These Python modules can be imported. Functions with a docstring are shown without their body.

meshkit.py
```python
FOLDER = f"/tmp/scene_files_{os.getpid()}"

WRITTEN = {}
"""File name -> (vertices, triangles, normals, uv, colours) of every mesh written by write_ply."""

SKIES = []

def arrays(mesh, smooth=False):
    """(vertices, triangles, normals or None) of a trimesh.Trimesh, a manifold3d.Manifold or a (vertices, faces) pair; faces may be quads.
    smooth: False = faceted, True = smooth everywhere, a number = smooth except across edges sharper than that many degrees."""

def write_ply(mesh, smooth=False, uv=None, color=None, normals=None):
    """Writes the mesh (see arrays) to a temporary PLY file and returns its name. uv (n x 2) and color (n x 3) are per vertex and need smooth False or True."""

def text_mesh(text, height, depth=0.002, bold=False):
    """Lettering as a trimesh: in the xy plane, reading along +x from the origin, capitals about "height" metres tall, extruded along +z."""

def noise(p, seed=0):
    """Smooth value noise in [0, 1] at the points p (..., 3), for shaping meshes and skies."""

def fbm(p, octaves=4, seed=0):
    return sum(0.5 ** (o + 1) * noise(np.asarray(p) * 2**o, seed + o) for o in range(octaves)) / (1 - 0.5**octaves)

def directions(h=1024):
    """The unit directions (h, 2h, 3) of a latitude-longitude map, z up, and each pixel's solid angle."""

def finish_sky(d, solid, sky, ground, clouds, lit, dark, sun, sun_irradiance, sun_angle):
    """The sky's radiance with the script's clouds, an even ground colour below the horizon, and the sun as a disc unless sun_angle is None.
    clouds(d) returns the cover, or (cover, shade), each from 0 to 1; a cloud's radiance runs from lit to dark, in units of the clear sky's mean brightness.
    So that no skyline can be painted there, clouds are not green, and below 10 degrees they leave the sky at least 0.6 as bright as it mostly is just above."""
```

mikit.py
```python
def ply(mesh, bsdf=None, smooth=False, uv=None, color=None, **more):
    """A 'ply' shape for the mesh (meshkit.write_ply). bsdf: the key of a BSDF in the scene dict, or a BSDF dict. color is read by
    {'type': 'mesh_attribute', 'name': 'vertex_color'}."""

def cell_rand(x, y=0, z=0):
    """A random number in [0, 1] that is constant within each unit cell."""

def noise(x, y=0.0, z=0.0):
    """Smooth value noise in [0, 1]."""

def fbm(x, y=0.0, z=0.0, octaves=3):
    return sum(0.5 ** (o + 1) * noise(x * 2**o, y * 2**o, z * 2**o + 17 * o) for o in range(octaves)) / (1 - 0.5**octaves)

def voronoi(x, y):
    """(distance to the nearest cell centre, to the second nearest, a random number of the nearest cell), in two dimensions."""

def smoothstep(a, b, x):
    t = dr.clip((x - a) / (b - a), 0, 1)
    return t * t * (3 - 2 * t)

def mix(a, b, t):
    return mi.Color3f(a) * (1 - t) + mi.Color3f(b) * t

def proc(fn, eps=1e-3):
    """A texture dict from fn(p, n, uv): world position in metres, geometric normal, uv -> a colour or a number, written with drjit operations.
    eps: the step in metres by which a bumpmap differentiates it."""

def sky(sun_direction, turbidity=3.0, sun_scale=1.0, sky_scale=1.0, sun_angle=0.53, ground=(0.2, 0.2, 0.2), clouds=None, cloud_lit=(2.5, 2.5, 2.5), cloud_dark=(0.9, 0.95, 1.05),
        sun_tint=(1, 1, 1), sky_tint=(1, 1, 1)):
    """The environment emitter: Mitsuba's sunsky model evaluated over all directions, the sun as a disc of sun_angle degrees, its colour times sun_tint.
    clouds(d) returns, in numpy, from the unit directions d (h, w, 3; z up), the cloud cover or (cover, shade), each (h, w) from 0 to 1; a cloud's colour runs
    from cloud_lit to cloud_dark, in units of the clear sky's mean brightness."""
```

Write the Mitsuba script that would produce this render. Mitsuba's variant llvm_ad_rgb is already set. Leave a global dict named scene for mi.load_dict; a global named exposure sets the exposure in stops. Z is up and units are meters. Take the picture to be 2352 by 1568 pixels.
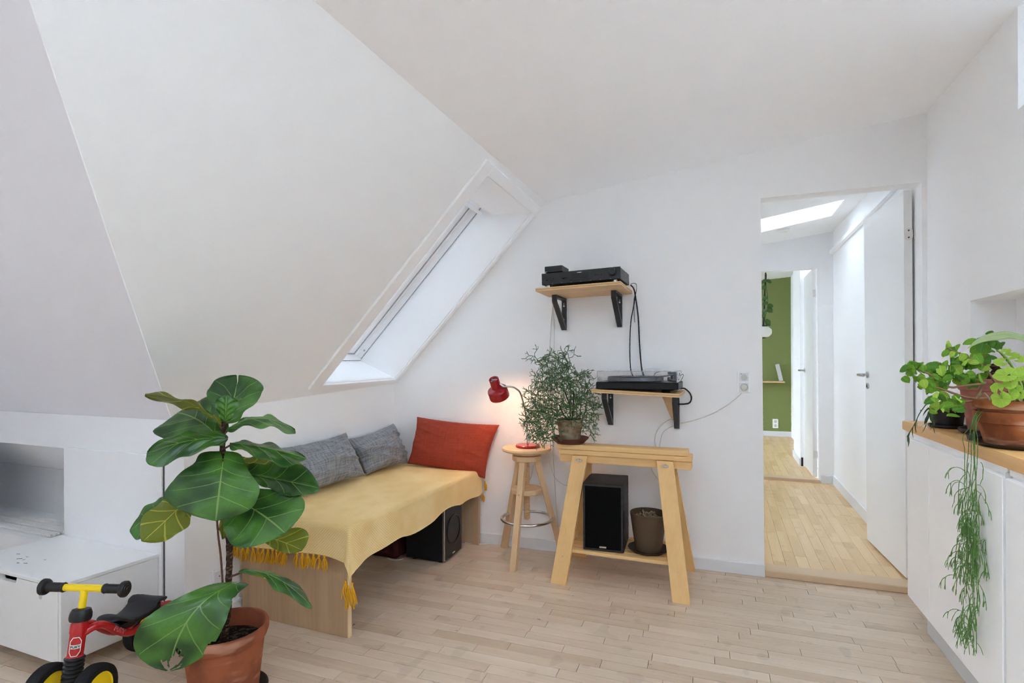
import math, numpy as np, trimesh, shapely, shapely.ops
import manifold3d as m3
import mitsuba as mi, drjit as dr
import mikit, meshkit
from mikit import noise as dnoise, fbm as dfbm, smoothstep as dsmooth, mix as dmix, cell_rand

T = mi.ScalarTransform4f
scene, labels = {}, {}
exposure = 4.1

# ---------------------------------------------------------------- camera, sky, light
CAM = np.array([0.0, 0.0, 1.17])
VIEW = np.array((-0.3731, 0.9278, 0))
UP = np.array((0.003974, 0.001598, 1))
scene['camera'] = {'type': 'perspective', 'fov': math.degrees(2 * math.atan(1176 / 1224.8)), 'fov_axis': 'x', 'near_clip': 0.05, 'far_clip': 200.0,
                   'principal_point_offset_x': 0.0, 'principal_point_offset_y': -(828.4 - 784) / 1568,
                   'to_world': T().look_at(origin=CAM.tolist(), target=(CAM + VIEW).tolist(), up=UP.tolist())}

def cloud_cover(d):
    c = meshkit.fbm(d * 2.2 + 5.0, 4, seed=3)
    return np.clip(0.75 + 0.5 * (c - 0.5) * 2, 0, 1), np.clip(0.35 + 0.6 * (c - 0.5), 0, 1)

scene['sky'] = mikit.sky([-0.55, -0.45, 0.62], turbidity=3.5, sun_scale=0.0, sky_scale=1.0, clouds=cloud_cover, cloud_lit=(2.7, 3.12, 3.5), cloud_dark=(1.66, 1.96, 2.28),
                         ground=(0.6, 0.61, 0.63))
exposure = 4.1

# ---------------------------------------------------------------- materials
def lin(*c):
    return [((v / 255 + 0.055) / 1.055) ** 2.4 if v / 255 > 0.04045 else v / 255 / 12.92 for v in c]

def rgb(*c):
    return {'type': 'rgb', 'value': lin(*c)}

def pbsdf(name, color, rough=0.5, spec=0.5, **kw):
    base = color if isinstance(color, dict) else rgb(*color)
    scene['mat_' + name] = {'type': 'twosided', 'bsdf': {'type': 'principled', 'base_color': base, 'roughness': rough, 'specular': spec, **kw}}
    return name

def lc(*c):
    return mi.Color3f(*lin(*c))

# ---------------------------------------------------------------- mesh helpers
cat = lambda *m: trimesh.util.concatenate([x for x in (m[0] if len(m) == 1 and isinstance(m[0], (list, tuple)) else m)])

def mesh(v, f):
    f = np.asarray(f, int)
    if f.shape[1] == 4:
        f = np.vstack([f[:, [0, 1, 2]], f[:, [0, 2, 3]]])
    return trimesh.Trimesh(np.asarray(v, float), f, process=False)

def hull(pts):
    return trimesh.convex.convex_hull(np.asarray(pts, float))

def box(c, s, b=0.0):
    """A box of centre c and size s with chamfered edges b."""
    c, h = np.asarray(c, float), np.asarray(s, float) / 2
    b = min(b, 0.49 * 2 * h.min())
    sg = np.array([[x, y, z] for x in (-1, 1) for y in (-1, 1) for z in (-1, 1)], float)
    if b <= 0:
        m = trimesh.creation.box(extents=h * 2)
        m.apply_translation(c)
        return m
    pts = []
    for k in range(3):
        e = np.full(3, b); e[k] = 0
        pts.append(sg * (h - e))
    return hull(np.vstack(pts) + c)

def bx(x0, x1, y0, y1, z0, z1, b=0.0):
    return box(((x0 + x1) / 2, (y0 + y1) / 2, (z0 + z1) / 2), (abs(x1 - x0), abs(y1 - y0), abs(z1 - z0)), b)

def place(m, X=(1, 0, 0), Y=(0, 1, 0), Z=(0, 0, 1), o=(0, 0, 0)):
    M = np.eye(4); M[:3, 0], M[:3, 1], M[:3, 2], M[:3, 3] = X, Y, Z, o
    m = m.copy(); m.apply_transform(M)
    return m

def rotz(m, deg, o=(0, 0, 0), z=None):
    a = math.radians(deg)
    return place(m, (math.cos(a), math.sin(a), 0), (-math.sin(a), math.cos(a), 0), (0, 0, 1), o)

def unit(v):
    v = np.asarray(v, float); return v / np.linalg.norm(v)

def frame(z, x=(1, 0, 0)):
    z = unit(z); x = np.asarray(x, float); x = x - z * (x @ z)
    if np.linalg.norm(x) < 1e-4:
        x = np.array([0, 1, 0.]) - z * z[1]
    x = unit(x)
    return x, np.cross(z, x), z

def beam(a, b, w, h, x=(0, 0, 1), bevel=0.002, ext=0.0):
    """A rectangular bar from a to b: width w across x, height h along x."""
    a, b = np.asarray(a, float), np.asarray(b, float)
    l = np.linalg.norm(b - a) + 2 * ext
    X, Yv, Z = frame(b - a, x)
    return place(box((0, 0, 0), (h, w, l), bevel), X, Yv, Z, (a + b) / 2)

def cr(points, n=8):
    """Catmull-Rom through the points."""
    p = np.asarray(points, float)
    if len(p) < 3:
        return np.array([p[0] + (p[-1] - p[0]) * t for t in np.linspace(0, 1, n + 1)])
    q = np.vstack([2 * p[0] - p[1], p, 2 * p[-1] - p[-2]])
    out = []
    for i in range(1, len(q) - 2):
        a, b, c, d = q[i - 1], q[i], q[i + 1], q[i + 2]
        for t in np.arange(n) / n:
            out.append(0.5 * (2 * b + (c - a) * t + (2 * a - 5 * b + 4 * c - d) * t * t + (3 * b - a - 3 * c + d) * t ** 3))
    out.append(p[-1])
    return np.array(out)

def tube(points, radius, sides=10, caps=True, flat=1.0):
    p = np.asarray(points, float)
    r = np.broadcast_to(np.asarray(radius, float), (len(p),))
    t = np.gradient(p, axis=0); t /= np.linalg.norm(t, axis=1, keepdims=True) + 1e-12
    X = frame(t[0], (0, 0, 1) if abs(t[0][2]) < 0.9 else (1, 0, 0))[0]
    ring = []
    ang = np.arange(sides) * 2 * np.pi / sides
    for i in range(len(p)):
        X = X - t[i] * (X @ t[i]); X /= np.linalg.norm(X) + 1e-12
        Yv = np.cross(t[i], X)
        ring.append(p[i] + r[i] * (np.cos(ang)[:, None] * X + flat * np.sin(ang)[:, None] * Yv))
    v = np.vstack(ring); f = []
    i, j = np.meshgrid(np.arange(len(p) - 1), np.arange(sides), indexing='ij')
    a = i * sides + j; b = i * sides + (j + 1) % sides
    f = np.stack([a, b, b + sides, a + sides], -1).reshape(-1, 4)
    f = np.vstack([f[:, [0, 1, 2]], f[:, [0, 2, 3]]])
    if caps:
        n = len(v); v = np.vstack([v, p[0], p[-1]]); k = np.arange(sides)
        f = np.vstack([f, np.stack([(k + 1) % sides, k, np.full(sides, n)], 1), np.stack([n - 1 - sides + k, n - 1 - sides + (k + 1) % sides, np.full(sides, n + 1)], 1)])
    return trimesh.Trimesh(v, f, process=False)

def lathe(profile, n=40, o=(0, 0, 0), z=(0, 0, 1), x=(1, 0, 0)):
    """Surface of revolution of (r, h) points; the profile runs bottom-outside-up so normals face outward."""
    pr = np.asarray(profile, float)
    a = np.arange(n) * 2 * np.pi / n
    v = np.stack([np.outer(pr[:, 0], np.cos(a)), np.outer(pr[:, 0], np.sin(a)), np.repeat(pr[:, 1:2], n, 1)], -1).reshape(-1, 3)
    i, j = np.meshgrid(np.arange(len(pr) - 1), np.arange(n), indexing='ij')
    q = np.stack([i * n + j, i * n + (j + 1) % n, (i + 1) * n + (j + 1) % n, (i + 1) * n + j], -1).reshape(-1, 4)
    m = mesh(v, q)
    X, Yv, Z = frame(z, x)
    return place(m, X, Yv, Z, o)

def cyl(a, b, r, n=24, r2=None, bevel=0.0):
    a, b = np.asarray(a, float), np.asarray(b, float); l = np.linalg.norm(b - a); r2 = r if r2 is None else r2
    e = bevel
    pr = [(0, 0), (r - e, 0)] + ([(r, e), (r2, l - e)] if e > 0 else [(r, 0), (r2, l)][1:]) + [(r2 - e, l), (0, l)] if e > 0 else [(0, 0), (r, 0), (r2, l), (0, l)]
    return lathe(pr, n, a, b - a, (1, 0, 0) if abs(unit(b - a)[0]) < 0.9 else (0, 1, 0))

def slab(pts, outward, thick, holes=()):
    """A planar polygon thickened by thick in the direction outward; holes are polygons in the same plane."""
    p = np.asarray(pts, float); o = p[0]
    n = np.zeros(3)
    for i in range(len(p)):
        n += np.cross(p[i] - o, p[(i + 1) % len(p)] - o)
    n = unit(n)
    if n @ np.asarray(outward, float) < 0:
        n = -n
    X, Yv, Z = frame(n, p[1] - p[0])
    to2 = lambda q: [((np.asarray(v, float) - o) @ X, (np.asarray(v, float) - o) @ Yv) for v in q]
    poly = shapely.Polygon(to2(p)).buffer(0)
    for h in holes:
        poly = poly.difference(shapely.Polygon(to2(h)).buffer(0))
    ms = [trimesh.creation.extrude_polygon(g, thick, engine='earcut') for g in getattr(poly, 'geoms', [poly])]
    return place(cat(ms), X, Yv, Z, o)

def prism(poly2, h, X=(1, 0, 0), Y=(0, 1, 0), Z=(0, 0, 1), o=(0, 0, 0)):
    g = poly2 if hasattr(poly2, 'exterior') else shapely.Polygon(poly2).buffer(0)
    return place(trimesh.creation.extrude_polygon(g, h, engine='earcut'), X, Y, Z, o)

# ---------------------------------------------------------------- scene entries
COUNT = {}
def key_for(name, parent=None):
    k = f'{parent}__{name}' if parent else name
    n = COUNT.get(k, 0); COUNT[k] = n + 1
    return k if n == 0 else f'{k}_{n:03d}'

def thing(name, label=None, category=None, group=None, kind=None):
    """Reserve a top-level key."""
    k = key_for(name)
    tag(k, label, category, group, kind)
    return k

def tag(k, label=None, category=None, group=None, kind=None):
    d = labels.setdefault(k, {})
    for a, b in (('label', label), ('category', category), ('group', group), ('kind', kind)):
        if b:
            d[a] = b
    if not d:
        labels.pop(k)

def put(k, m, bsdf, smooth=False, **kw):
    scene[k] = mikit.ply(m, 'mat_' + bsdf, smooth, **kw)
    return k

def part(name, m, bsdf, parent, smooth=False, label=None, kind=None, **kw):
    k = key_for(name, parent)
    put(k, m, bsdf, smooth, **kw)
    if label or kind:
        tag(k, label, kind=kind)
    return k

def one(name, m, bsdf, smooth=False, label=None, category=None, group=None, kind=None, **kw):
    k = thing(name, label, category, group, kind)
    return put(k, m, bsdf, smooth, **kw)

def struct(name, m, bsdf, label=None, smooth=False, **kw):
    return one(name, m, bsdf, smooth, label, None, None, 'structure', **kw)


# ---------------------------------------------------------------- room shell
def plaster(p, n, uv):
    return 0.0006 * dfbm(p.x * 90, p.y * 90, p.z * 90, 2)

pbsdf('paint_white', (240, 240, 240), 0.6, 0.25)
pbsdf('paint_ceiling', (247, 248, 250), 0.6, 0.2)
pbsdf('hip_shade_tint', (232, 231, 236), 0.6, 0.25)  # white paint with the shade on the hip slope put into the colour
pbsdf('paint_trim', (242, 242, 243), 0.4, 0.4)
pbsdf('paint_green', (127, 138, 84), 0.7, 0.2)
scene['mat_glass_pane'] = {'type': 'thindielectric', 'int_ior': 1.5}
scene['mat_glass_solar'] = {'type': 'thindielectric', 'int_ior': 1.5, 'specular_transmittance': {'type': 'rgb', 'value': [0.33, 0.33, 0.325]}}   # tint added to dim the daylight through the roof window
WX, DY = unit(np.array((1.64, 0.05963, 0))), None            # along the back wall
WN = np.array([-WX[1], WX[0], 0.0])                # into the wall
ZV = np.array([0, 0, 1.0])
W0 = np.array((0.188, 3.177, 0))                              # the door's left foot on the back wall
def on_back(x, z=0.0, off=0.0):                    # a point of the back wall by x and height; off = distance in front of it
    return W0 + WX * ((x - W0[0]) / WX[0]) + ZV * z - WN * off

LCOR, BCOR, RCOR, CCOR, PRID = map(np.array, ((-2.117, 3.093, 1.019), (-1.035, 3.132, 2.151), (0.9232, 3.203, 2.385), (-2.117, 1.549, 0.9494), (-0.9889, 1.091, 2.107)))
SN = unit(np.array((0.7219, 0.03144, -0.6913)))   # main roof slope, normal pointing down into the room
KNEE, FACE, RIGHT = -2.117, 1.565, 0.92
def slope_z(x, y):
    return LCOR[2] - (SN[0] * (x - LCOR[0]) + SN[1] * (y - LCOR[1])) / SN[2]
CN = unit(np.array((-0.1175, -0.02441, 0.9928)))
def ceil_z(x, y):
    return BCOR[2] - (CN[0] * (x - BCOR[0]) + CN[1] * (y - BCOR[1])) / CN[2]

# back wall with the doorway
dl0, dl1 = on_back(0.188, 0), on_back(0.175, 2.043)
dr0, dr1 = on_back(0.899, 0), on_back(0.899, 2.045)
struct('wall_back', slab([on_back(-2.6, -0.05), on_back(1.25, -0.05), on_back(1.25, 2.75), on_back(-1.6, 2.75), on_back(-2.6, 0.9)], WN, 0.10, [[dl0 - ZV * 0.2, dl1, dr1, dr0 - ZV * 0.2]]), 'paint_white',
       'white back wall with the doorway, wall shelves and skylight end')
# knee wall under the slope
struct('wall_left', bx(KNEE - 0.1, KNEE, FACE, 3.2, 0, 1.04), 'paint_white', 'low white knee wall behind the daybed')
# main slope with the window hole
e_side, e_up = unit(np.array((-0.02661, 0.7286, 0.005349))), None
WBR = np.array((-2.079, 3.048, 1.057))
e_up = unit(np.cross(SN, e_side)); e_up = e_up if e_up[2] > 0 else -e_up
e_out = -SN
OW, OH = 0.73, 1.41
def win(a, b, c=0.0):                              # window frame coordinates: a along the roof (0 = right edge), b up the slope, c outwards
    return WBR + e_side * a + e_up * b + e_out * c
hip = [np.array(q) for q in ((-1.211, 0.5934, 1.852), (-1.35, 0.7322, 1.714), (-1.606, 0.9891, 1.458), (-2.129, 1.521, 0.9354))]
hip_dir = unit(hip[0] - hip[2])
s_hi = hip[0] + hip_dir * 0.34
def on_slope(x, y):
    return np.array([x, y, slope_z(x, y)])
ridge_dir = unit(PRID - BCOR)
s_ridge_end = PRID + ridge_dir * 0.75
struct('ceiling_slope', slab([on_slope(-2.25, 3.3), on_slope(-2.25, 1.62), hip[3], hip[2], hip[1], hip[0], s_hi, s_ridge_end, BCOR + (BCOR - PRID) * 0.06], e_out, 0.012,
       [[win(0, 0), win(0, OH), win(-OW, OH), win(-OW, 0)]]), 'paint_white', 'white sloping ceiling with the skylight in it')
# hip slope on the left, falling to the built-in front
hb0, hb1 = np.array([-2.129, FACE, 0.9262]), None
HL, HR = np.array((-3.475, 1.565, 0.9228)), np.array((-2.169, 1.565, 0.9228))
hp_n = unit(np.cross(HL - HR, s_hi - HR))
ext = s_hi - HR
struct('ceiling_hip', slab([HR - unit(ext) * 0.03, HL + (HL - HR) * 0.9 - unit(ext) * 0.03, HL + (HL - HR) * 0.9 + ext, s_hi, hip[0], hip[2]], hp_n if hp_n[2] > 0 else -hp_n, 0.012), 'hip_shade_tint', 'white hip slope over the built-in on the left')
# flat ceiling, slightly tilted
def on_ceil(x, y, dz=0.0):
    return np.array([x, y, ceil_z(x, y) + dz])
yb = float(s_ridge_end[1])
REAR = -2.6
sk = [on_ceil(-0.75, -0.8), on_ceil(0.65, -0.8), on_ceil(0.65, 0.75), on_ceil(-0.75, 0.75)]  # unseen ceiling opening, added so daylight falls on the floor in view
struct('ceiling', slab([BCOR + (BCOR - PRID) * 0.04, s_ridge_end + (BCOR - PRID) * 0.0, on_ceil(-4.6, yb), on_ceil(-4.6, REAR - 0.1), on_ceil(1.3, REAR - 0.1), on_ceil(1.3, 3.29), on_ceil(0.5, 3.29)], CN, 0.05, [sk]), 'paint_ceiling', 'white ceiling, rising slightly to the right')
# right wall with two window niches
NZ, NY = 1.405, 2.706
niche = [(RIGHT, NY, 0.885), (RIGHT, NY, NZ), (RIGHT, 0.55, NZ), (RIGHT, 0.55, 0.885)]
niche2 = [(RIGHT, 2.317, 2.013), (RIGHT, 2.317, 2.9), (RIGHT, 0.55, 2.9), (RIGHT, 0.55, 2.013)]
struct('wall_right', slab([(RIGHT, 3.24, -0.05), (RIGHT, 3.24, 2.6), (RIGHT, REAR, 2.6), (RIGHT, REAR, -0.05)], (1, 0, 0), 0.012, [niche, niche2]), 'paint_white', 'white right wall above the low cabinets with a deep niche')
def niche_box(y0, y1, z0, z1, d, winhole):
    ms = [bx(RIGHT + 0.006, RIGHT + d, y1, y1 + 0.03, z0, z1 + 0.03), bx(RIGHT + 0.006, RIGHT + d, y0 - 0.03, y0, z0, z1 + 0.03),
          bx(RIGHT + 0.006, RIGHT + d + 0.03, y0 - 0.03, y1 + 0.03, z1, z1 + 0.03), bx(RIGHT + 0.006, RIGHT + d, y0, y1, z0 - 0.03, z0)]
    ms.append(slab([(RIGHT + d, y0 - 0.03, z0 - 0.03), (RIGHT + d, y1 + 0.03, z0 - 0.03), (RIGHT + d, y1 + 0.03, z1 + 0.03), (RIGHT + d, y0 - 0.03, z1 + 0.03)], (1, 0, 0), 0.06, winhole))
    return cat(ms)
ND = 0.145
wh = [(RIGHT + ND, 0.65, 0.93), (RIGHT + ND, 2.25, 0.93), (RIGHT + ND, 2.25, 1.38), (RIGHT + ND, 0.65, 1.38)]
struct('wall_niche', niche_box(0.55, NY, 0.885, NZ, ND, [wh]), 'paint_white', 'window niche in the right wall behind the potted plants')
struct('wall_niche_upper', niche_box(0.55, 2.317, 2.013, 2.45, ND, [[(RIGHT + ND, 0.65, 2.05), (RIGHT + ND, 2.0, 2.05), (RIGHT + ND, 2.0, 2.4), (RIGHT + ND, 0.65, 2.4)]]), 'paint_white', 'upper niche in the right wall at the top corner')
fw = cat(bx(RIGHT + ND + 0.01, RIGHT + ND + 0.05, 0.75, 2.25, 0.95, 0.99, .004), bx(RIGHT + ND + 0.01, RIGHT + ND + 0.05, 0.75, 2.25, 1.32, 1.36, .004), *[bx(RIGHT + ND + 0.01, RIGHT + ND + 0.05, y - 0.02, y + 0.02, 0.99, 1.32, .004) for y in (0.77, 1.5, 2.23)])
k = struct('window_2', fw, 'paint_trim', 'white window frame in the niche of the right wall')
part('pane', bx(RIGHT + ND + 0.03, RIGHT + ND + 0.0301, 0.79, 2.21, 0.99, 1.32), 'glass_pane', k)
# the rest of the room behind the camera: unseen walls, openings added for daylight
struct('wall_rear', slab([(-4.6, REAR, -0.05), (1.3, REAR, -0.05), (1.3, REAR, 2.7), (-4.6, REAR, 2.7)], (0, -1, 0), 0.2), 'paint_white')
struct('wall_far_left', slab([(-2.6, REAR, -0.05), (-2.6, 0.4, -0.05), (-2.6, 0.4, 2.7), (-2.6, REAR, 2.7)], (-1, 0, 0), 0.2, [[(-2.6, -2.55, 0.06), (-2.6, -0.4, 0.06), (-2.6, -0.4, 1.9), (-2.6, -2.55, 1.9)]]), 'paint_white')  # opening added and sized to light the right side of the room
struct('wall_wing', cat(slab([(-3.6, 0.2, -0.05), (-3.6, FACE, -0.05), (-3.6, FACE, 2.7), (-3.6, 0.2, 2.7)], (-1, 0, 0), 0.2, [[(-3.6, 0.45, 0.6), (-3.6, 0.8, 0.6), (-3.6, 0.8, 1.15), (-3.6, 0.45, 1.15)]]), bx(-3.6, -2.8, 0.2, 0.4, -0.05, 2.7)), 'paint_white')  # small unseen opening added to brighten the built-in front and box

# built-in front on the left with an open alcove and a flat panel
xs0, xs1 = -2.94, -2.117
al = [(-3.58, FACE, 0.30), (-2.94, FACE, 0.30), (-2.94, FACE, 0.762), (-3.58, FACE, 0.762)]
struct('wall_alcove', slab([(-4.6, FACE, 0), (KNEE, FACE, 0), (KNEE, FACE, 0.947), (-2.17, FACE, 0.923), (-4.6, FACE, 0.923)], (0, 1, 0), 0.03, [al]), 'paint_trim', 'white built-in front under the hip slope with an open alcove')
k = struct('alcove_lining', cat(bx(-4.22, -2.92, FACE + 0.03, FACE + 1.0, 0.26, 0.30), bx(-4.22, -2.92, FACE + 0.30, FACE + 0.32, 0.30, 0.56), slab([(-4.22, FACE + 0.03, 0.80), (-2.92, FACE + 0.03, 0.80), (-2.92, FACE + 0.35, 0.52), (-4.22, FACE + 0.35, 0.52)], (0, 0.5, 0.5), 0.02),
       bx(-2.94, -2.91, FACE + 0.03, FACE + 1.0, 0.28, 0.80), bx(-4.24, -4.22, FACE + 0.03, FACE + 1.0, 0.28, 0.80)), 'paint_trim', 'white inside of the alcove on the left')
part('panel_door', bx(-2.882, -2.243, FACE - 0.012, FACE - 0.001, 0.06, 0.769, 0.002), 'paint_trim', 'wall_alcove', label='flat white panel door beside the alcove')
part('gap_shade_strip', bx(-2.2415, -2.2380, FACE - 0.004, FACE + 0.001, 0.0, 0.77), 'gap_shade', 'wall_alcove', label='dark strip painted as the shade in the gap beside the panel door')  # flat dark strip stands in for the shade inside the gap

# skylight: linings, casing, frame, sash, pane
k = thing('window_1', 'white roof window in the sloping ceiling above the daybed', kind='structure')
dBR, dBL = win(0, -0.103, 0.279), win(-OW, -0.103, 0.279)
tR, tL = win(0, 1.2445, 0.19), win(-OW, 1.2445, 0.19)
def quad_slab(a, b, c, d, t, away):
    return slab([a, b, c, d], away, t)
lin_m = [slab([win(0, 0), win(0, OH), win(0, 1.2445, .19), win(0, 1.235, 0.38), win(0, -0.103, 0.38), dBR], e_side, 0.015),
         slab([win(-OW, 0), win(-OW, OH), win(-OW, 1.2445, .19), win(-OW, 1.235, 0.38), win(-OW, -0.103, 0.38), dBL], -e_side, 0.015),
         slab([win(0.01, 0), win(-OW - 0.01, 0), win(-OW - 0.01, -0.103, 0.279), win(0.01, -0.103, 0.279)], -e_up, 0.015),
         slab([win(0.01, OH), win(-OW - 0.01, OH), win(-OW - 0.01, 1.2445, 0.19), win(0.01, 1.2445, 0.19)], e_up, 0.015)]
part('lining', cat(lin_m), 'paint_trim', k)
def wbox(a0, a1, b0, b1, c0, c1, bev=0.003):
    return place(bx(a0, a1, b0, b1, c0, c1, bev), e_side, e_up, e_out, WBR)
part('casing', cat(wbox(-OW - 0.095, -OW - 0.002, -0.03, OH + 0.06, -0.014, 0.0), wbox(0.002, 0.043, -0.03, OH + 0.06, -0.014, 0.0), wbox(-OW - 0.004, 0.004, OH + 0.002, OH + 0.06, -0.014, 0.0), wbox(-OW - 0.004, 0.004, -0.03, -0.002, -0.014, 0.0)), 'paint_trim', k)
part('gasket', cat(wbox(-0.006, 0.0005, -0.1, 1.235, 0.2825, 0.286, 0), wbox(-OW, 0, -0.1035, -0.098, 0.279, 0.286, 0), wbox(-0.036, -0.0295, -0.09, 1.2, 0.330, 0.334, 0), wbox(-OW + 0.03, -0.03, -0.0905, -0.085, 0.328, 0.334, 0), wbox(-0.088, -0.0845, -0.05, 1.18, 0.352, 0.3585, 0), wbox(-OW + 0.085, -0.085, -0.034, -0.0295, 0.352, 0.3585, 0)), 'gasket_grey', k)
part('frame_screw', cyl(win(-0.0005, -0.03, 0.305), win(-0.003, -0.03, 0.305), 0.006, 14), 'gasket_grey', k)
part('window_frame', cat(wbox(-0.03, 0.0, -0.103, 1.26, 0.325, 0.40), wbox(-OW, -OW + 0.03, -0.103, 1.26, 0.325, 0.40), wbox(-OW, 0, -0.125, -0.09, 0.28, 0.40), wbox(-OW, 0, 1.235, 1.30, 0.20, 0.40)), 'paint_trim', k)
sash = part('sash', cat(wbox(-0.085, -0.03, -0.09, 1.235, 0.335, 0.385, 0.006), wbox(-OW + 0.03, -OW + 0.085, -0.09, 1.235, 0.335, 0.385, 0.006), wbox(-OW + 0.03, -0.03, -0.09, -0.03, 0.335, 0.385, 0.006), wbox(-OW + 0.03, -0.03, 1.17, 1.235, 0.335, 0.385, 0.006)), 'paint_trim', k)
part('pane', wbox(-OW + 0.07, -0.07, -0.04, 1.19, 0.36, 0.3601, 0), 'glass_solar', sash)
part('control_bar', cat(tube([win(-OW + 0.05, 1.20, 0.25), win(-0.03, 1.20, 0.25)], 0.011, 14), wbox(-0.14, -0.10, 1.20, 1.24, 0.24, 0.33), wbox(-OW + .10, -OW + 0.14, 1.20, 1.24, 0.24, 0.33)), 'paint_trim', k, smooth=40)

# baseboards
pbsdf('gasket_grey', (158, 160, 165), 0.6, 0.3)
pbsdf('gap_shade', (84, 84, 86), 0.8, 0.1)  # shade of the panel door gap as a flat dark colour
pbsdf('baseboard', (222, 224, 226), 0.35, 0.5)
def base_run(name, a, b, h=0.065, t=0.012, label=None):
    a, b = np.asarray(a, float), np.asarray(b, float)
    return struct(name, beam(a + ZV * h / 2, b + ZV * h / 2, t, h, (0, 0, 1), 0.002), 'baseboard', label)
base_run('baseboard_back', on_back(-2.11, 0, 0.006), on_back(0.188, 0, 0.006), label='white baseboard along the back wall')
base_run('baseboard_left', (KNEE + 0.006, FACE, 0), (KNEE + 0.006, 3.08, 0), label='white baseboard along the knee wall')

# ---------------------------------------------------------------- hall and far room behind the doorway
FH, HEND, HX = 0.035, 5.6, 0.905
struct('wall_hall_right', bx(HX, HX + 0.1, 3.32, HEND, 0, 2.6), 'paint_white', 'white right wall of the hall behind the open door')
struct('wall_hall_left', slab([(-1.0, 3.32, 0), (-1.0, HEND, 0), (-1.0, HEND, 2.6), (-1.0, 3.32, 2.6)], (-1, 0, 0), 0.1, [[(-1.0, 3.5, 1.0), (-1.0, 4.3, 1.0), (-1.0, 4.3, 1.8), (-1.0, 3.5, 1.8)]]), 'paint_white')  # unseen opening added to brighten the hall and the open door
struct('wall_hall_end', slab([(-1.1, HEND, -0.05), (1.1, HEND, -0.05), (1.1, HEND, 2.7), (-1.1, HEND, 2.7)], (0, 1, 0), 0.08, [[(-0.05, HEND, -0.2), (-0.05, HEND, 2.01), (0.775, HEND, 2.01), (0.79, HEND, -0.2)]]), 'paint_white', 'white end wall of the hall with the second doorway')
def on_hall(x, y, dz=0):
    return np.array([x, y, 2.335 + 0.115 * (x - 0.9) + 0.02 * (y - 5.6) + dz])
hs = [on_hall(-0.55, 4.62), on_hall(0.775, 4.36), on_hall(0.775, 4.86), on_hall(-0.55, 5.2)]
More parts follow.
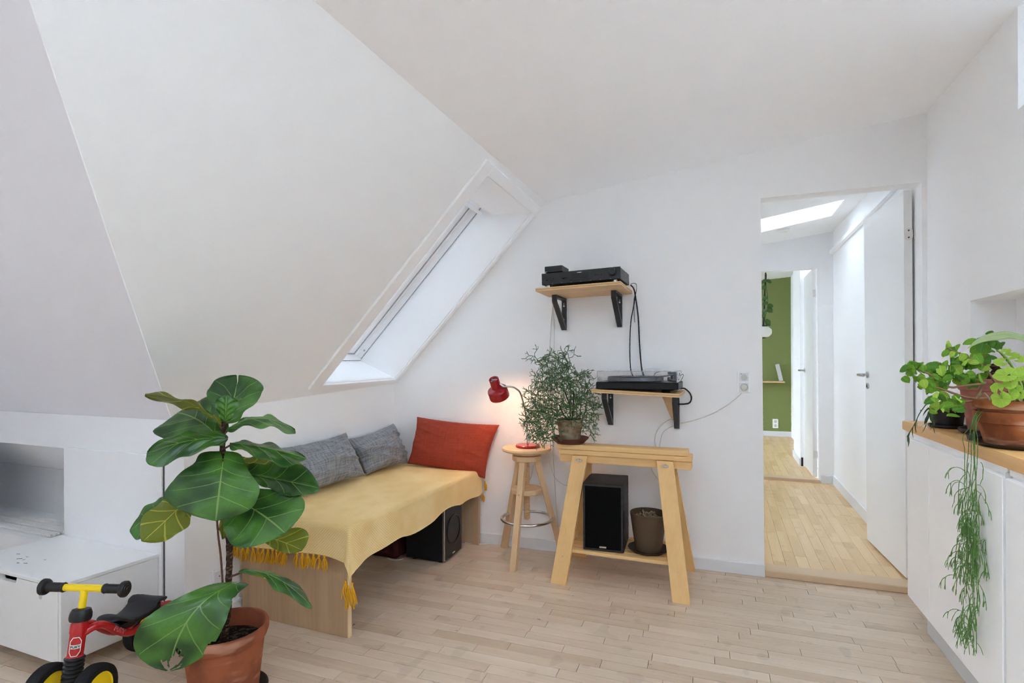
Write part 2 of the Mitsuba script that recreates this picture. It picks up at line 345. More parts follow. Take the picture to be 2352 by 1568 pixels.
struct('ceiling_hall', slab([on_hall(-1.1, 3.25), on_hall(1.0, 3.25), on_hall(1.0, HEND + .05), on_hall(-1.1, HEND + .05)], (0, 0, 1), 0.05, [hs]), 'paint_white', 'white hall ceiling with the rooflight opening')
k = struct('window_3', cat([slab([hs[i], hs[(i + 1) % 4], hs[(i + 1) % 4] + ZV * 0.25, hs[i] + ZV * 0.25], (hs[i] + hs[(i + 1) % 4]) / 2 - (hs[0] + hs[2]) / 2, 0.02) for i in range(4)]), 'paint_trim', 'bright rooflight in the hall ceiling')
part('pane', slab([q + ZV * 0.24 for q in hs], (0, 0, 1), 0.0001), 'glass_pane', k)
base_run('baseboard_hall', (HX - 0.006, 3.34, FH), (HX - 0.006, HEND - 0.01, FH), 0.085, label='white baseboard along the hall wall')
base_run('baseboard_hall_end', (0.80, HEND - 0.006, FH), (HX - 0.012, HEND - 0.006, FH), 0.075, label='short white baseboard beside the second doorway')
struct('trim_1', bx(HX - 0.03, HX, 3.36, HEND - 0.01, 2.125, 2.165, 0.004), 'paint_trim', 'white rail along the hall wall above the open door')
# far room
FF = 0.06
struct('wall_far_green', bx(-2.6, 0.86, 8.6, 8.7, 0, 2.7), 'paint_green', 'olive green far wall seen through both doorways')
struct('wall_far_side', bx(0.86, 0.96, 6.9, 8.7, 0, 2.7), 'paint_white', 'white side wall beside the green wall')
struct('wall_far_block', bx(0.715, 1.2, 6.29, 6.9, 0, 2.7), 'paint_white', 'white wall return behind the second door')
struct('wall_far_left_room', slab([(-2.6, 5.68, 0), (-2.6, 8.7, 0), (-2.6, 8.7, 2.7), (-2.6, 5.68, 2.7)], (-1, 0, 0), 0.1, [[(-2.6, 6.3, .6), (-2.6, 8.3, .6), (-2.6, 8.3, 2.2), (-2.6, 6.3, 2.2)]]), 'paint_white')  # unseen opening put in to light the far room
struct('ceiling_far', slab([(-2.7, 5.68, 2.12), (1.2, 5.68, 2.38), (1.2, 8.7, 2.38), (-2.7, 8.7, 2.12)], (0, 0, 1), 0.05), 'paint_white', 'white ceiling of the far room')
base_run('baseboard_far', (-2.6, 8.594, FF), (0.86, 8.594, FF), 0.075, label='white baseboard under the green wall')
base_run('baseboard_far_block', (0.709, 6.30, FF), (0.709, 6.9, FF), 0.075, label='white baseboard on the wall return')


# ---------------------------------------------------------------- floors laid from single staves
def stave_color(p, n, uv):
    along_y = uv.y > 1.5
    a = dr.select(along_y, p.y, p.x); b = dr.select(along_y, p.x, p.y)
    g = dfbm(a * 5 + uv.x * 37, b * 150, 0.0, 3)
    g2 = dnoise(a * 2.0 + uv.x * 91, b * 28, 3.0)
    pale = lc(216, 198, 178); dark = lc(190, 167, 142)
    gold = lc(224, 194, 150); gdark = lc(200, 164, 118)
    t = dr.clip(0.18 + 0.62 * uv.x + 0.35 * (g - 0.5) + 0.3 * (g2 - 0.5), 0, 1)
    speck = dsmooth(0.80, 0.86, dnoise(p.x * 16, p.y * 16, 7.0)) * 0.25
    return dr.select(along_y, dmix(gold, gdark, t), dmix(pale, dark, t)) * (1 - speck * 0.35) * (1 - 0.7 * dsmooth(0.984, 0.99, dnoise(p.x * 70 + 3, p.y * 70, 1.0)))
pbsdf('stave', mikit.proc(stave_color), 0.34, 0.45)
pbsdf('floor_gap', (92, 68, 48), 0.8, 0.1)
pbsdf('threshold_wood', (206, 178, 146), 0.4, 0.4)

def project(p):
    q = np.asarray(p, float) - CAM
    R = np.cross(VIEW, UP)
    t = q @ VIEW
    return 1176 + 1224.8 * (q @ R) / t, 828.4 - 1224.8 * (q @ UP) / t, t

def lay(holder, origin, A, Bv, a_range, b_range, width, lens, ztop, seed, flag, most):
    """Staves along A in rows along Bv; the largest in view become parts, the rest one field."""
    rg = np.random.default_rng(seed)
    seen, rest = [], []
    rows = np.arange(b_range[0], b_range[1] - 1e-6, width)
    for b0 in rows:
        a = a_range[0] - rg.uniform(0, 0.4)
        while a < a_range[1]:
            l = rg.uniform(*lens); a0, a1 = max(a, a_range[0]), min(a + l, a_range[1]); a += l
            if a1 - a0 < 0.02:
                continue
            b1 = min(b0 + width, b_range[1])
            drop = rg.uniform(0, 0.0005)
            m = bx(a0 + 0.0009, a1 - 0.0009, b0 + 0.0006, b1 - 0.0006, ztop - 0.012, ztop - drop)
            m = place(m, A, Bv, (0, 0, 1), origin)
            tone = float(np.clip(rg.normal(0.42, 0.24), 0, 1))
            c = m.vertices[[0, 2, 4, 6]]
            u, v, t = project(m.vertices[m.vertices[:, 2] > ztop - 0.004])
            uv = np.tile([tone, flag + 0.0], (len(m.vertices), 1))
            size = 0.0
            if t.min() > 0.2:
                x0, x1, y0, y1 = u.min(), u.max(), v.min(), v.max()
                if x1 > 0 and x0 < 2352 and y1 > 0 and y0 < 1568:
                    size = (min(x1, 2352) - max(x0, 0)) * (min(y1, 1568) - max(y0, 0))
            (seen if size > 0 else rest).append((size, m, uv))
    seen.sort(key=lambda s: -s[0])
    for s, m, uv in seen[:most]:
        part('plank', m, 'stave', holder, uv=uv)
    rest += seen[most:]
    if rest:
        part('plank_field', cat([r[1] for r in rest]), 'stave', holder, kind='stuff', uv=np.vstack([r[2] for r in rest]))

k = struct('floor', bx(-4.6, 1.3, REAR, 3.25, -0.1, -0.006), 'floor_gap', 'pale beech strip floor of the room')
lay(k, on_back(0, 0), WX, -WN, (-4.3, 1.05), (-0.004, 5.3), 0.0575, (0.26, 0.56), 0.0, 11, 0, 290)
k = struct('floor_hall', bx(-1.1, 1.2, 3.28, 5.65, -0.1, FH - 0.006), 'floor_gap', 'golden beech strip floor of the hall')
lay(k, np.array([0, 3.285, 0]), (0, 1, 0), (-1, 0, 0), (0, 2.32), (-HX, 0.3), 0.0605, (0.28, 0.6), FH, 12, 2, 140)
k = struct('floor_far', bx(-2.6, 1.2, 5.65, 8.7, -0.1, FF - 0.006), 'floor_gap', 'golden beech strip floor of the far room')
lay(k, np.array([0, 5.68, 0]), (0, 1, 0), (-1, 0, 0), (0, 2.92), (-0.86, 0.6), 0.0605, (0.28, 0.6), FF, 13, 2, 120)
# thresholds
def thr(name, a, b, d, z, t, label):
    struct(name, place(bx(0, np.linalg.norm(np.subtract(b, a)), 0, d, z - t, z, 0.004), unit(np.subtract(b, a)), np.cross((0, 0, 1), unit(np.subtract(b, a))), (0, 0, 1), a), 'threshold_wood', label)
thr('trim_2', on_back(0.188, 0, 0.003), on_back(0.905, 0, 0.003), 0.112, FH, FH, 'wooden threshold step of the near doorway')
thr('trim_3', (-0.05, HEND - 0.015, 0), (0.795, HEND - 0.015, 0), 0.11, FF + 0.004, 0.04, 'wooden threshold of the second doorway')


# ---------------------------------------------------------------- wood and cloth materials
def wood(axis, c0, c1, fine=120.0, ring=9.0, amt=1.0):
    def fn(p, n, uv):
        q = (p.x, p.y, p.z)
        a = q[axis]; b, c = [q[i] for i in range(3) if i != axis]
        warp = dnoise(a * 1.6, b * 5, c * 5) * 2.0
        g = dnoise(a * 1.2, b * ring * 4 + warp, c * ring * 4 + warp)
        f = dfbm(a * 7, b * fine, c * fine, 2)
        t = dr.clip(0.5 + amt * (0.6 * (g - 0.5) + 0.5 * (f - 0.5)), 0, 1)
        return dmix(lc(*c0), lc(*c1), t)
    return mikit.proc(fn)

pbsdf('wood_bench', wood(2, (196, 166, 132), (168, 136, 104), 160, 5), 0.5, 0.3)
pbsdf('wood_bench_edge', (222, 190, 148), 0.5, 0.3)
pbsdf('wood_trestle', wood(2, (236, 196, 136), (218, 172, 112), 110, 6), 0.45, 0.35)
pbsdf('wood_trestle_x', wood(0, (234, 196, 138), (214, 168, 112), 110, 6), 0.45, 0.35)
pbsdf('wood_stool', wood(2, (224, 192, 152), (204, 168, 128), 140, 7), 0.45, 0.35)
pbsdf('wood_ply', wood(0, (216, 184, 142), (196, 160, 118), 60, 12), 0.5, 0.3)
pbsdf('wood_ply_edge', (188, 144, 92), 0.55, 0.3)
pbsdf('black_plastic', (22, 22, 23), 0.4, 0.5)
pbsdf('black_matte', (16, 16, 17), 0.7, 0.3)
pbsdf('black_gloss', (8, 8, 9), 0.12, 0.5)
pbsdf('black_vinyl', (34, 34, 36), 0.5, 0.4)
pbsdf('steel', (190, 190, 190), 0.25, 0.5, metallic=1.0)
pbsdf('chrome', (215, 215, 218), 0.08, 0.5, metallic=1.0)
pbsdf('cord_white', (214, 210, 204), 0.5, 0.4)
pbsdf('cord_black', (18, 18, 18), 0.5, 0.4)
pbsdf('print_white', (225, 225, 222), 0.6, 0.3)
def knit(p, n, uv):
    s = 155.0
    u, v = uv.x * s, uv.y * s
    w = dr.sin((u + v) * 3.14159) * 0.5 + 0.5
    w2 = dr.sin((u - v * 0.35) * 6.2832) * 0.5 + 0.5
    k = dr.clip(0.55 * w + 0.45 * w2, 0, 1)
    big = dfbm(uv.x * 14, uv.y * 14, 0.0, 3)
    return dmix(lc(210, 172, 100), lc(246, 222, 172), dr.clip(0.2 + 0.55 * k + 0.5 * (big - 0.5), 0, 1))
pbsdf('blanket', mikit.proc(knit), 0.9, 0.1, sheen=0.4)
pbsdf('tassel_yarn', (214, 158, 40), 0.9, 0.1, sheen=0.3)
def linen_grey(p, n, uv):
    a = dnoise(uv.x * 420, uv.y * 26, 1.0); b = dnoise(uv.x * 26, uv.y * 420, 2.0); c = dfbm(uv.x * 30, uv.y * 30, 3.0, 2)
    t = dr.clip(0.5 + 0.75 * (a - 0.5) + 0.75 * (b - 0.5) + 0.2 * (c - 0.5), 0, 1)
    return dmix(lc(112, 115, 122), lc(162, 165, 168), t)
pbsdf('linen_grey', mikit.proc(linen_grey), 0.9, 0.1, sheen=0.3)
def linen_rust(p, n, uv):
    a = dnoise(uv.x * 420, uv.y * 30, 1.0); b = dnoise(uv.x * 30, uv.y * 420, 2.0)
    return dmix(lc(146, 58, 44), lc(166, 74, 56), dr.clip(0.5 + 0.6 * (a - 0.5) + 0.6 * (b - 0.5), 0, 1))
pbsdf('linen_rust', mikit.proc(linen_rust), 0.85, 0.1, sheen=0.4)

# ---------------------------------------------------------------- daybed
DX0, DX1, DN, DF = -2.095, -1.49, 1.83, 3.085      # back, front, near and far of the daybed
k = thing('daybed', 'low wooden daybed with plain panel ends under a yellow blanket, along the knee wall', 'daybed')
part('end_panel', bx(DX0, DX1, DN, DN + 0.024, 0.0, 0.43, 0.0015), 'wood_bench', k)
part('edge_band', bx(DX1, DX1 + 0.003, DN + 0.001, DN + 0.023, 0.0, 0.43), 'wood_bench_edge', k)
part('end_panel', bx(DX0, DX1 + 0.025, DF - 0.024, DF, 0.0, 0.43, 0.0015), 'wood_bench', k)
part('seat_board', bx(DX0, DX1 - 0.005, DN + 0.024, DF - 0.024, 0.385, 0.41, 0.002), 'wood_bench_edge', k)
part('mattress', bx(DX0, DX1 + 0.012, DN - 0.012, DF - 0.002, 0.4305, 0.472, 0.012), 'linen_grey', k)
part('bracket', cat(bx(DX1 - 0.028, DX1 - 0.004, DF - 0.030, DF - 0.0245, 0.29, 0.385, 0.001), bx(DX1 - 0.028, DX1 - 0.004, DF - 0.06, DF - 0.0245, 0.379, 0.3845, 0.001)), 'steel', k)

# blanket: one draped sheet with a hanging corner fold, and its tassels
BZ, BR_ = 0.481, 0.018
def drape_point(a, b):
    """a: metres from the back edge towards the room, b: metres from the far end towards the near end, both along the cloth."""
    la, lb = (DX1 + 0.02) - (DX0 + 0.02), DF - DN + 0.016
    x0, y0 = DX0 + 0.02, DF - 0.004
    oa, ob = max(a - la, 0.0), max(b - lb, 0.0)
    x, y = x0 + min(a, la), y0 - min(b, lb)
    s = math.hypot(oa, ob)
    sag = 0.004 * math.sin(9 * a) * math.sin(5 * b)
    if s == 0:
        return np.array([x, y, BZ + sag * 0.7])
    da, db = oa / s, ob / s
    arc = BR_ * math.pi / 2
    if s < arc:
        th = s / BR_; out, z = BR_ * math.sin(th), -BR_ * (1 - math.cos(th))
    else:
        out, z = BR_ + 0.05 * (s - arc), -BR_ - (s - arc)
    ph = math.atan2(ob, oa)
    corner = math.sin(2 * ph)
    fold = 0.22 * s * corner ** 2
    ripple = 0.010 * min(1.0, s / 0.12) * (math.sin(b * 21) * da * da + math.sin(a * 19 + 1) * db * db)
    out = out + ripple
    w = np.array([da, -db])
    pinch = 0.12 * corner ** 2 * s                 # the fold draws the two sides together
    px = x + out * da + fold * 0.35 * 0.7 - pinch * 0.28 * (da - db if da > db else 0)
    py = y - out * db - fold * 0.35 * 0.7 + pinch * 0.28 * (db - da if db > da else 0)
    return np.array([px, py, BZ + z])
la, lb = (DX1 + 0.02) - (DX0 + 0.02), DF - DN + 0.016
na, nb = 74, 128
front_drop = lambda s: 0.150 + 0.030 * s + 0.012 * math.sin(s * 14) + 0.006 * math.sin(s * 31 + 1)
near_drop = lambda s: 0.142 + 0.010 * math.sin(s * 9) + 0.01 * s
A_ = np.linspace(0, 1, na); B_ = np.linspace(0, 1, nb)
V, UVb = [], []
for ib in range(nb):
    for ia in range(na):
        s, r_ = A_[ia], B_[ib]
        amax = la + front_drop(min(r_ * 1.1, 1)); bmax = lb + near_drop(s)
        a = s * amax; b = r_ * bmax
        V.append(drape_point(a, b)); UVb.append((a, b))
V = np.array(V); UVb = np.array(UVb)
I, J = np.meshgrid(np.arange(nb - 1), np.arange(na - 1), indexing='ij')
q0 = I * na + J
quads = np.stack([q0, q0 + na, q0 + na + 1, q0 + 1], -1).reshape(-1, 4)
top = mesh(V, quads)
nrm = np.array(top.vertex_normals)
nv = len(V)
rim = list(range(0, na)) + [i * na + na - 1 for i in range(1, nb)] + [nb * na - 1 - j for j in range(1, na)] + [i * na for i in range(nb - 2, 0, -1)]
rq = np.array([[rim[i], rim[(i + 1) % len(rim)], rim[(i + 1) % len(rim)] + nv, rim[i] + nv] for i in range(len(rim))])
f3 = np.vstack([top.faces, top.faces[:, ::-1] + nv, rq[:, [0, 2, 1]], rq[:, [0, 3, 2]]])
sgn = 1.0 if nrm[nv // 2][2] > 0 else -1.0
bm = trimesh.Trimesh(np.vstack([V, V - sgn * nrm * 0.005]), f3 if sgn > 0 else f3[:, ::-1], process=False)
bl = one('blanket', bm, 'blanket', True, 'mustard yellow woven blanket with knotted tassels draped over the daybed', 'blanket', uv=np.vstack([UVb, UVb]))
rg = np.random.default_rng(5)
def tassel(p, length, lean=(0, 0, 0), n=9, spread=0.007):
    ms = [trimesh.creation.icosphere(1, 0.0055)]
    ms[0].apply_transform(np.diag([1, 1, 1.2, 1])); ms[0].apply_translation(p)
    for i in range(n):
        e = rg.normal(0, spread, 2); l = length * rg.uniform(0.85, 1.05); c = rg.normal(0, 0.004, 2)
        pts = [p + np.array([0, 0, -0.002]), p + np.array([e[0] * .5 + c[0] + lean[0] * .3, e[1] * .5 + c[1] + lean[1] * .3, -l * 0.45]), p + np.array([e[0] + lean[0], e[1] + lean[1], -l])]
        ms.append(tube(cr(pts, 3), [0.0026, 0.0024, 0.0022, 0.0022, 0.0021, 0.002, 0.0018], 5))
    return cat(ms)
def hang(i_a, gap=0.004):
    j = nv - na + int(i_a)
    return V[j] + np.array([0, -0.001, -gap])
edge = [V[nv - na + i] for i in range(na)]
xs_t = [(-2.075 + 0.0262 * i) for i in range(20)]
for i, xt in enumerate(xs_t):
    if i in (12, 13):
        continue
    j = int(np.argmin([abs(e[0] - xt) + (10 if k2 > na * 0.80 else 0) for k2, e in enumerate(edge)]))
    part('tassel', tassel(edge[j] + np.array([xt - edge[j][0], -0.004, -0.003]), rg.uniform(0.052, 0.066)), 'tassel_yarn', bl, smooth=True)
tip = V[nv - 1]
for dx, dy, dz, l in ((0.0, -0.004, 0.0, 0.085), (-0.016, -0.006, 0.022, 0.075), (0.010, 0.004, 0.014, 0.08)):
    part('tassel', tassel(tip + np.array([dx, dy, dz]), l, (0.006, 0, 0), 12, 0.008), 'tassel_yarn', bl, smooth=True)
for p, l in ((np.array([-1.432, 3.088, 0.40]), 0.055), (np.array([-1.445, 3.09, 0.318]), 0.045)):
    part('tassel', tassel(p, l, (0.006, -0.004, 0)), 'tassel_yarn', bl, smooth=True)

# cushions
def cushion(tl, tr, br, bl_, thick, seed, bulge_dir, wr=0.006, sharp=0.10):
    tl, tr, br, bl_ = map(lambda p: np.asarray(p, float), (tl, tr, br, bl_))
    n = 46
    g = np.linspace(-1, 1, n)
    U, Vv = np.meshgrid(g, g, indexing='xy')
    # edges curve inwards between pointed corners
    pin = 1 - sharp * (1 - Vv ** 2) * np.abs(U) ** 1.5, 1 - sharp * (1 - U ** 2) * np.abs(Vv) ** 1.5
    u, v = U * pin[0], Vv * pin[1]
    P = (1 - u)[..., None] * (1 - v)[..., None] * bl_ + (1 + u)[..., None] * (1 - v)[..., None] * br + (1 + u)[..., None] * (1 + v)[..., None] * tr + (1 - u)[..., None] * (1 + v)[..., None] * tl
    P = P / 4
    nm = unit(np.cross(tr - tl, tl - bl_)); nm = nm if nm @ np.asarray(bulge_dir, float) > 0 else -nm
    h = np.clip((1 - U ** 2) * (1 - Vv ** 2), 0, 1) ** 0.42
    q = np.stack([U * 2.1, Vv * 1.6, np.full_like(U, 0)], -1)
    w = (meshkit.fbm(q + seed, 3, seed) - 0.5) * 2
    ridge = (1 - np.abs(meshkit.noise(np.stack([U * 1.5 + Vv * 3.0, Vv * 1.2 - U * 0.6, U * 0], -1) + seed * 3, seed) - 0.5) * 2) ** 4
    wrk = w * wr * 1.3 + (ridge - 0.3) * wr
    front = P + nm * (h * thick * 0.62 + wrk * np.minimum(1, h * 2))[..., None]
    back = P - nm * (h * thick * 0.38)[..., None]
    idx = np.arange(n * n).reshape(n, n)
    a = np.stack([idx[:-1, :-1], idx[:-1, 1:], idx[1:, 1:], idx[1:, :-1]], -1).reshape(-1, 4)
    m = mesh(np.vstack([front.reshape(-1, 3), back.reshape(-1, 3)]), np.vstack([a, a[:, ::-1] + n * n]))
    if np.array(m.face_normals)[len(a) // 2] @ nm < 0:
        m.invert()
    sc = np.linalg.norm(tr - tl) / 2, np.linalg.norm(tl - bl_) / 2
    uv = np.stack([U * sc[0], Vv * sc[1]], -1).reshape(-1, 2)
    return m, np.vstack([uv, uv])
m, uv = cushion((-2.092, 2.055, 0.735), (-2.085, 2.555, 0.752), (-1.985, 2.60, 0.496), (-1.995, 2.055, 0.492), 0.15, 3, (1, 0, 0.3), 0.017)
one('cushion', m, 'linen_grey', True, 'grey linen cushion nearer the fig tree, leaning on the knee wall', 'cushion', uv=uv)
m, uv = cushion((-2.093, 2.575, 0.708), (-2.085, 3.035, 0.752), (-1.965, 3.02, 0.496), (-1.995, 2.63, 0.494), 0.15, 8, (1, 0, 0.3), 0.020)
one('cushion', m, 'linen_grey', True, 'crumpled grey linen cushion in the corner beside the rust red one', 'cushion', uv=uv)
m, uv = cushion((-1.915, 3.06, 0.800), (-1.325, 3.08, 0.768), (-1.410, 3.045, 0.43), (-1.945, 2.985, 0.500), 0.12, 21, (0, -1, 0.2), 0.007, 0.07)
one('cushion', m, 'linen_rust', True, 'rust red linen cushion leaning on the back wall at the end of the daybed', 'cushion', uv=uv)

# subwoofer, cord and bag below the daybed
def rbox4(fl, fr, bl_, z0, z1, bev=0.004):
    """A box on a parallelogram footprint given by three ground corners."""
    fl, fr, bl_ = [np.array([p[0], p[1], 0.0]) for p in (fl, fr, bl_)]
    X = unit(fr - fl); Yv = np.cross((0, 0, 1), X); w = np.linalg.norm(fr - fl); d = abs((bl_ - fl) @ Yv)
    s = 1.0 if (bl_ - fl) @ Yv > 0 else -1.0
    o = fl
    return X, Yv * s, o, w, d
X, Yv, o, w, d = rbox4((-1.51, 2.702), (-1.517, 2.935), (-1.765, 2.70), 0, 0.36)
k = thing('subwoofer', 'black subwoofer box on the floor under the daybed', 'speaker')
fr_ = lambda m: place(m, X, Yv, (0, 0, 1), o)
part('cabinet', fr_(bx(0, w, 0.014, d, 0.012, 0.365, 0.004)), 'black_matte', k)
part('front_panel', fr_(bx(0.008, w - 0.004, 0.0, 0.0135, 0.016, 0.36, 0.003)), 'black_plastic', k)
part('edge_strip', fr_(bx(-0.001, 0.008, 0.0, 0.0137, 0.016, 0.36, 0.002)), 'steel', k, label='grey strip along its front edge')
part('driver_ring', fr_(lathe([(0.088, 0), (0.088, 0.003), (0.082, 0.004), (0.078, 0.001)], 36, (w * 0.5, 0.0, 0.17), (0, -1, 0))), 'black_gloss', k, smooth=40)
part('badge', fr_(bx(w * 0.5 - 0.016, w * 0.5 + 0.016, -0.001, 0.0, 0.028, 0.035, 0.0003)), 'socket_grey', k)
for a in (0.03, w - 0.03):
    for b in (0.04, d - 0.04):
        part('foot', fr_(cyl((a, b, 0), (a, b, 0.012), 0.012, 16)), 'black_matte', k)
pbsdf('bag_maroon', (62, 22, 24), 0.8, 0.2)
bagm = hull(np.vstack([box((-1.93, 2.78, 0.10), (0.20, 0.20, 0.06), 0.025).vertices, box((-1.93, 2.78, 0.03), (0.26, 0.26, 0.055), 0.02).vertices]))
one('storage_bag', bagm, 'bag_maroon', 30, 'dark maroon bag in the shade under the daybed beside the subwoofer', 'bag')


# ---------------------------------------------------------------- wooden swivel stool with the red lamp
SC = np.array([-1.107, 2.98, 0.0])
k = thing('stool', 'round beech swivel stool with a chrome foot ring, between daybed and trestle', 'stool')
part('seat', lathe([(0, 0.632), (0.132, 0.632), (0.143, 0.636), (0.148, 0.644), (0.146, 0.652), (0.138, 0.657), (0, 0.658)], 56, SC), 'wood_stool', k, smooth=40)
part('seat_disc', cyl(SC + ZV * 0.615, SC + ZV * 0.632, 0.084, 40, bevel=0.003), 'wood_stool', k, smooth=40)
part('collar', cyl(SC + ZV * 0.578, SC + ZV * 0.611, 0.086, 40, bevel=0.004), 'wood_stool', k, smooth=40)
pr = [(0, 0.225), (0.014, 0.225)]
for i in range(46):
    z0 = 0.23 + i * 0.0078
    pr += [(0.0145, z0), (0.0185, z0 + 0.003), (0.0185, z0 + 0.005), (0.0145, z0 + 0.0078)]
pr += [(0.0145, 0.60), (0, 0.60)]
part('screw', lathe(pr, 20, SC), 'wood_stool', k, smooth=50)
part('spacer_disc', cyl(SC + ZV * 0.385, SC + ZV * 0.415, 0.092, 40, bevel=0.004), 'wood_stool', k, smooth=40)
part('foot_ring', trimesh.creation.torus(0.150, 0.0085, 64, 14, transform=trimesh.transformations.translation_matrix(SC + ZV * 0.232)), 'chrome', k, smooth=True)
for foot in ((-1.107, 2.758), (-1.298, 3.082), (-0.918, 3.082)):
    f = np.array([foot[0], foot[1], 0.0]); rad = unit(f - SC); tan = np.array([-rad[1], rad[0], 0])
    tp = SC + rad * 0.058 + ZV * 0.585
    h_ = 0.017
    pts = [f + rad * a * h_ + tan * b * h_ for a in (-1, 1) for b in (-1, 1)] + [tp + rad * a * h_ + tan * b * h_ for a in (-1, 1) for b in (-1, 1)]
    lg = part('leg', hull(pts), 'wood_stool', k)
    pc = f + (tp - f) * (0.40 / 0.585) + rad * (h_ + 0.0005)
    part('screw_head', cyl(pc, pc + rad * 0.002, 0.004, 12), 'steel', lg)

pbsdf('lamp_red', (158, 22, 30), 0.22, 0.6)
pbsdf('lamp_inside', (240, 236, 226), 0.6, 0.3)
k = thing('desk_lamp', 'glowing red metal lamp with a bent stem standing on the stool', 'lamp')
LB = np.array([SC[0] + 0.01, 2.972, 0.659])
part('base', cyl(LB, LB + ZV * 0.014, 0.072, 44, bevel=0.004), 'lamp_red', k, smooth=40)
ax = unit((0.05, 0.56, -0.83))
N0 = np.array((-1.228, 2.772, 1.068))
stem = [LB + ZV * 0.014, LB + np.array([-0.004, 0.0, 0.10]), LB + np.array([-0.010, -0.008, 0.20]), (-1.103, 2.876, 0.9772), (-1.124, 2.846, 1.012), (-1.15, 2.825, 1.022), (-1.19, 2.804, 1.022)]
part('stem', tube(cr(stem, 8), 0.0048, 12), 'steel', k, smooth=True)
shade = part('shade', lathe([(0.0235, 0.004), (0.0275, 0.0), (0.0285, 0.004), (0.0285, 0.062), (0.036, 0.066), (0.050, 0.070), (0.057, 0.076), (0.059, 0.084), (0.059, 0.127), (0.0575, 0.127), (0.0575, 0.085), (0.050, 0.074), (0.027, 0.068), (0.0235, 0.06), (0.0235, 0.004)], 48, N0, ax, (1, 0, 0)), 'lamp_red', k, smooth=40)
part('socket', cat(lathe([(0, 0.012), (0.0225, 0.012), (0.0225, 0.055), (0, 0.055)], 28, N0, ax), box(N0 + ax * 0.009, (0.018, 0.007, 0.005), .001), *[cyl(N0 + ax * 0.009 + np.array([s * 0.011, 0, 0]), N0 + ax * 0.004 + np.array([s * 0.011, 0, 0]), 0.0035, 10) for s in (-1, 1)]), 'steel', k, smooth=40)
jp = N0 + ax * 0.030 + np.array([0.036, 0, 0])
part('joint', beam(N0 + ax * 0.032 + np.array([0.026, 0, 0]), np.array((-1.179, 2.809, 1.021)), 0.013, 0.013, bevel=.003), 'steel', k)
bulb = trimesh.creation.icosphere(2, 0.022); bulb.apply_translation(N0 + ax * 0.098)
kb = key_for('bulb', k)
scene[kb] = mikit.ply(bulb, 'mat_lamp_inside', True, emitter={'type': 'area', 'radiance': {'type': 'rgb', 'value': [9.0, 6.8, 4.2]}})

# ---------------------------------------------------------------- trestle with its shelf
k = thing('trestle', 'beech trestle with splayed legs and a slatted shelf against the back wall', 'trestle')
part('top_board', bx(-0.886, -0.185, 2.868, 2.962, 0.676, 0.704, 0.002), 'wood_trestle_x', k)
part('lip_board', bx(-0.872, -0.166, 2.860, 2.972, 0.650, 0.675, 0.002), 'wood_trestle_x', k)
part('rail', bx(-0.868, -0.168, 2.874, 2.898, 0.606, 0.6495, 0.002), 'wood_trestle_x', k)
part('rail', bx(-0.868, -0.168, 2.936, 2.960, 0.606, 0.6495, 0.002), 'wood_trestle_x', k)
def leg_hull(foot, top, w, t):
    return hull([np.asarray(p, float) + np.array([a * w / 2, b * t / 2, 0]) for p in (foot, top) for a in (-1, 1) for b in (-1, 1)])
for fx, tx in ((-0.823, -0.748), (-0.206, -0.298)):
    for fy, ty, s in ((2.690, 2.862, -1), (3.118, 2.972, 1)):
        lg = part('leg', leg_hull((fx, fy, 0), (tx, ty, 0.6475), 0.082, 0.024), 'wood_trestle', k)
        c = np.array([tx * 0.965 + fx * 0.035, ty + (fy - ty) * 0.035 + s * 0.0125, 0.625])
        part('wing_nut', cat(cyl(c, c + np.array([0, s * 0.012, 0]), 0.0085, 16, bevel=.002), box(c + np.array([0, s * 0.009, 0]), (0.034, 0.003, 0.009), 0.001)), 'steel', lg, smooth=30)
        c = np.array([fx * 0.80 + tx * 0.20, fy + (ty - fy) * 0.22 + s * 0.0122, 0.132])
        part('screw_head', cyl(c, c + np.array([0, s * 0.002, 0]), 0.0055, 12), 'steel', lg)
for x in (-0.792, -0.244):
    part('cross_rail', bx(x - 0.012, x + 0.012, 2.745, 3.06, 0.125, 0.150, 0.002), 'wood_trestle', k)
for i in range(6):
    y0 = 2.744 + i * 0.0535
    part('slat', bx(-0.80, -0.236, y0, y0 + 0.042, 0.1505, 0.168, 0.002), 'wood_trestle_x', k)

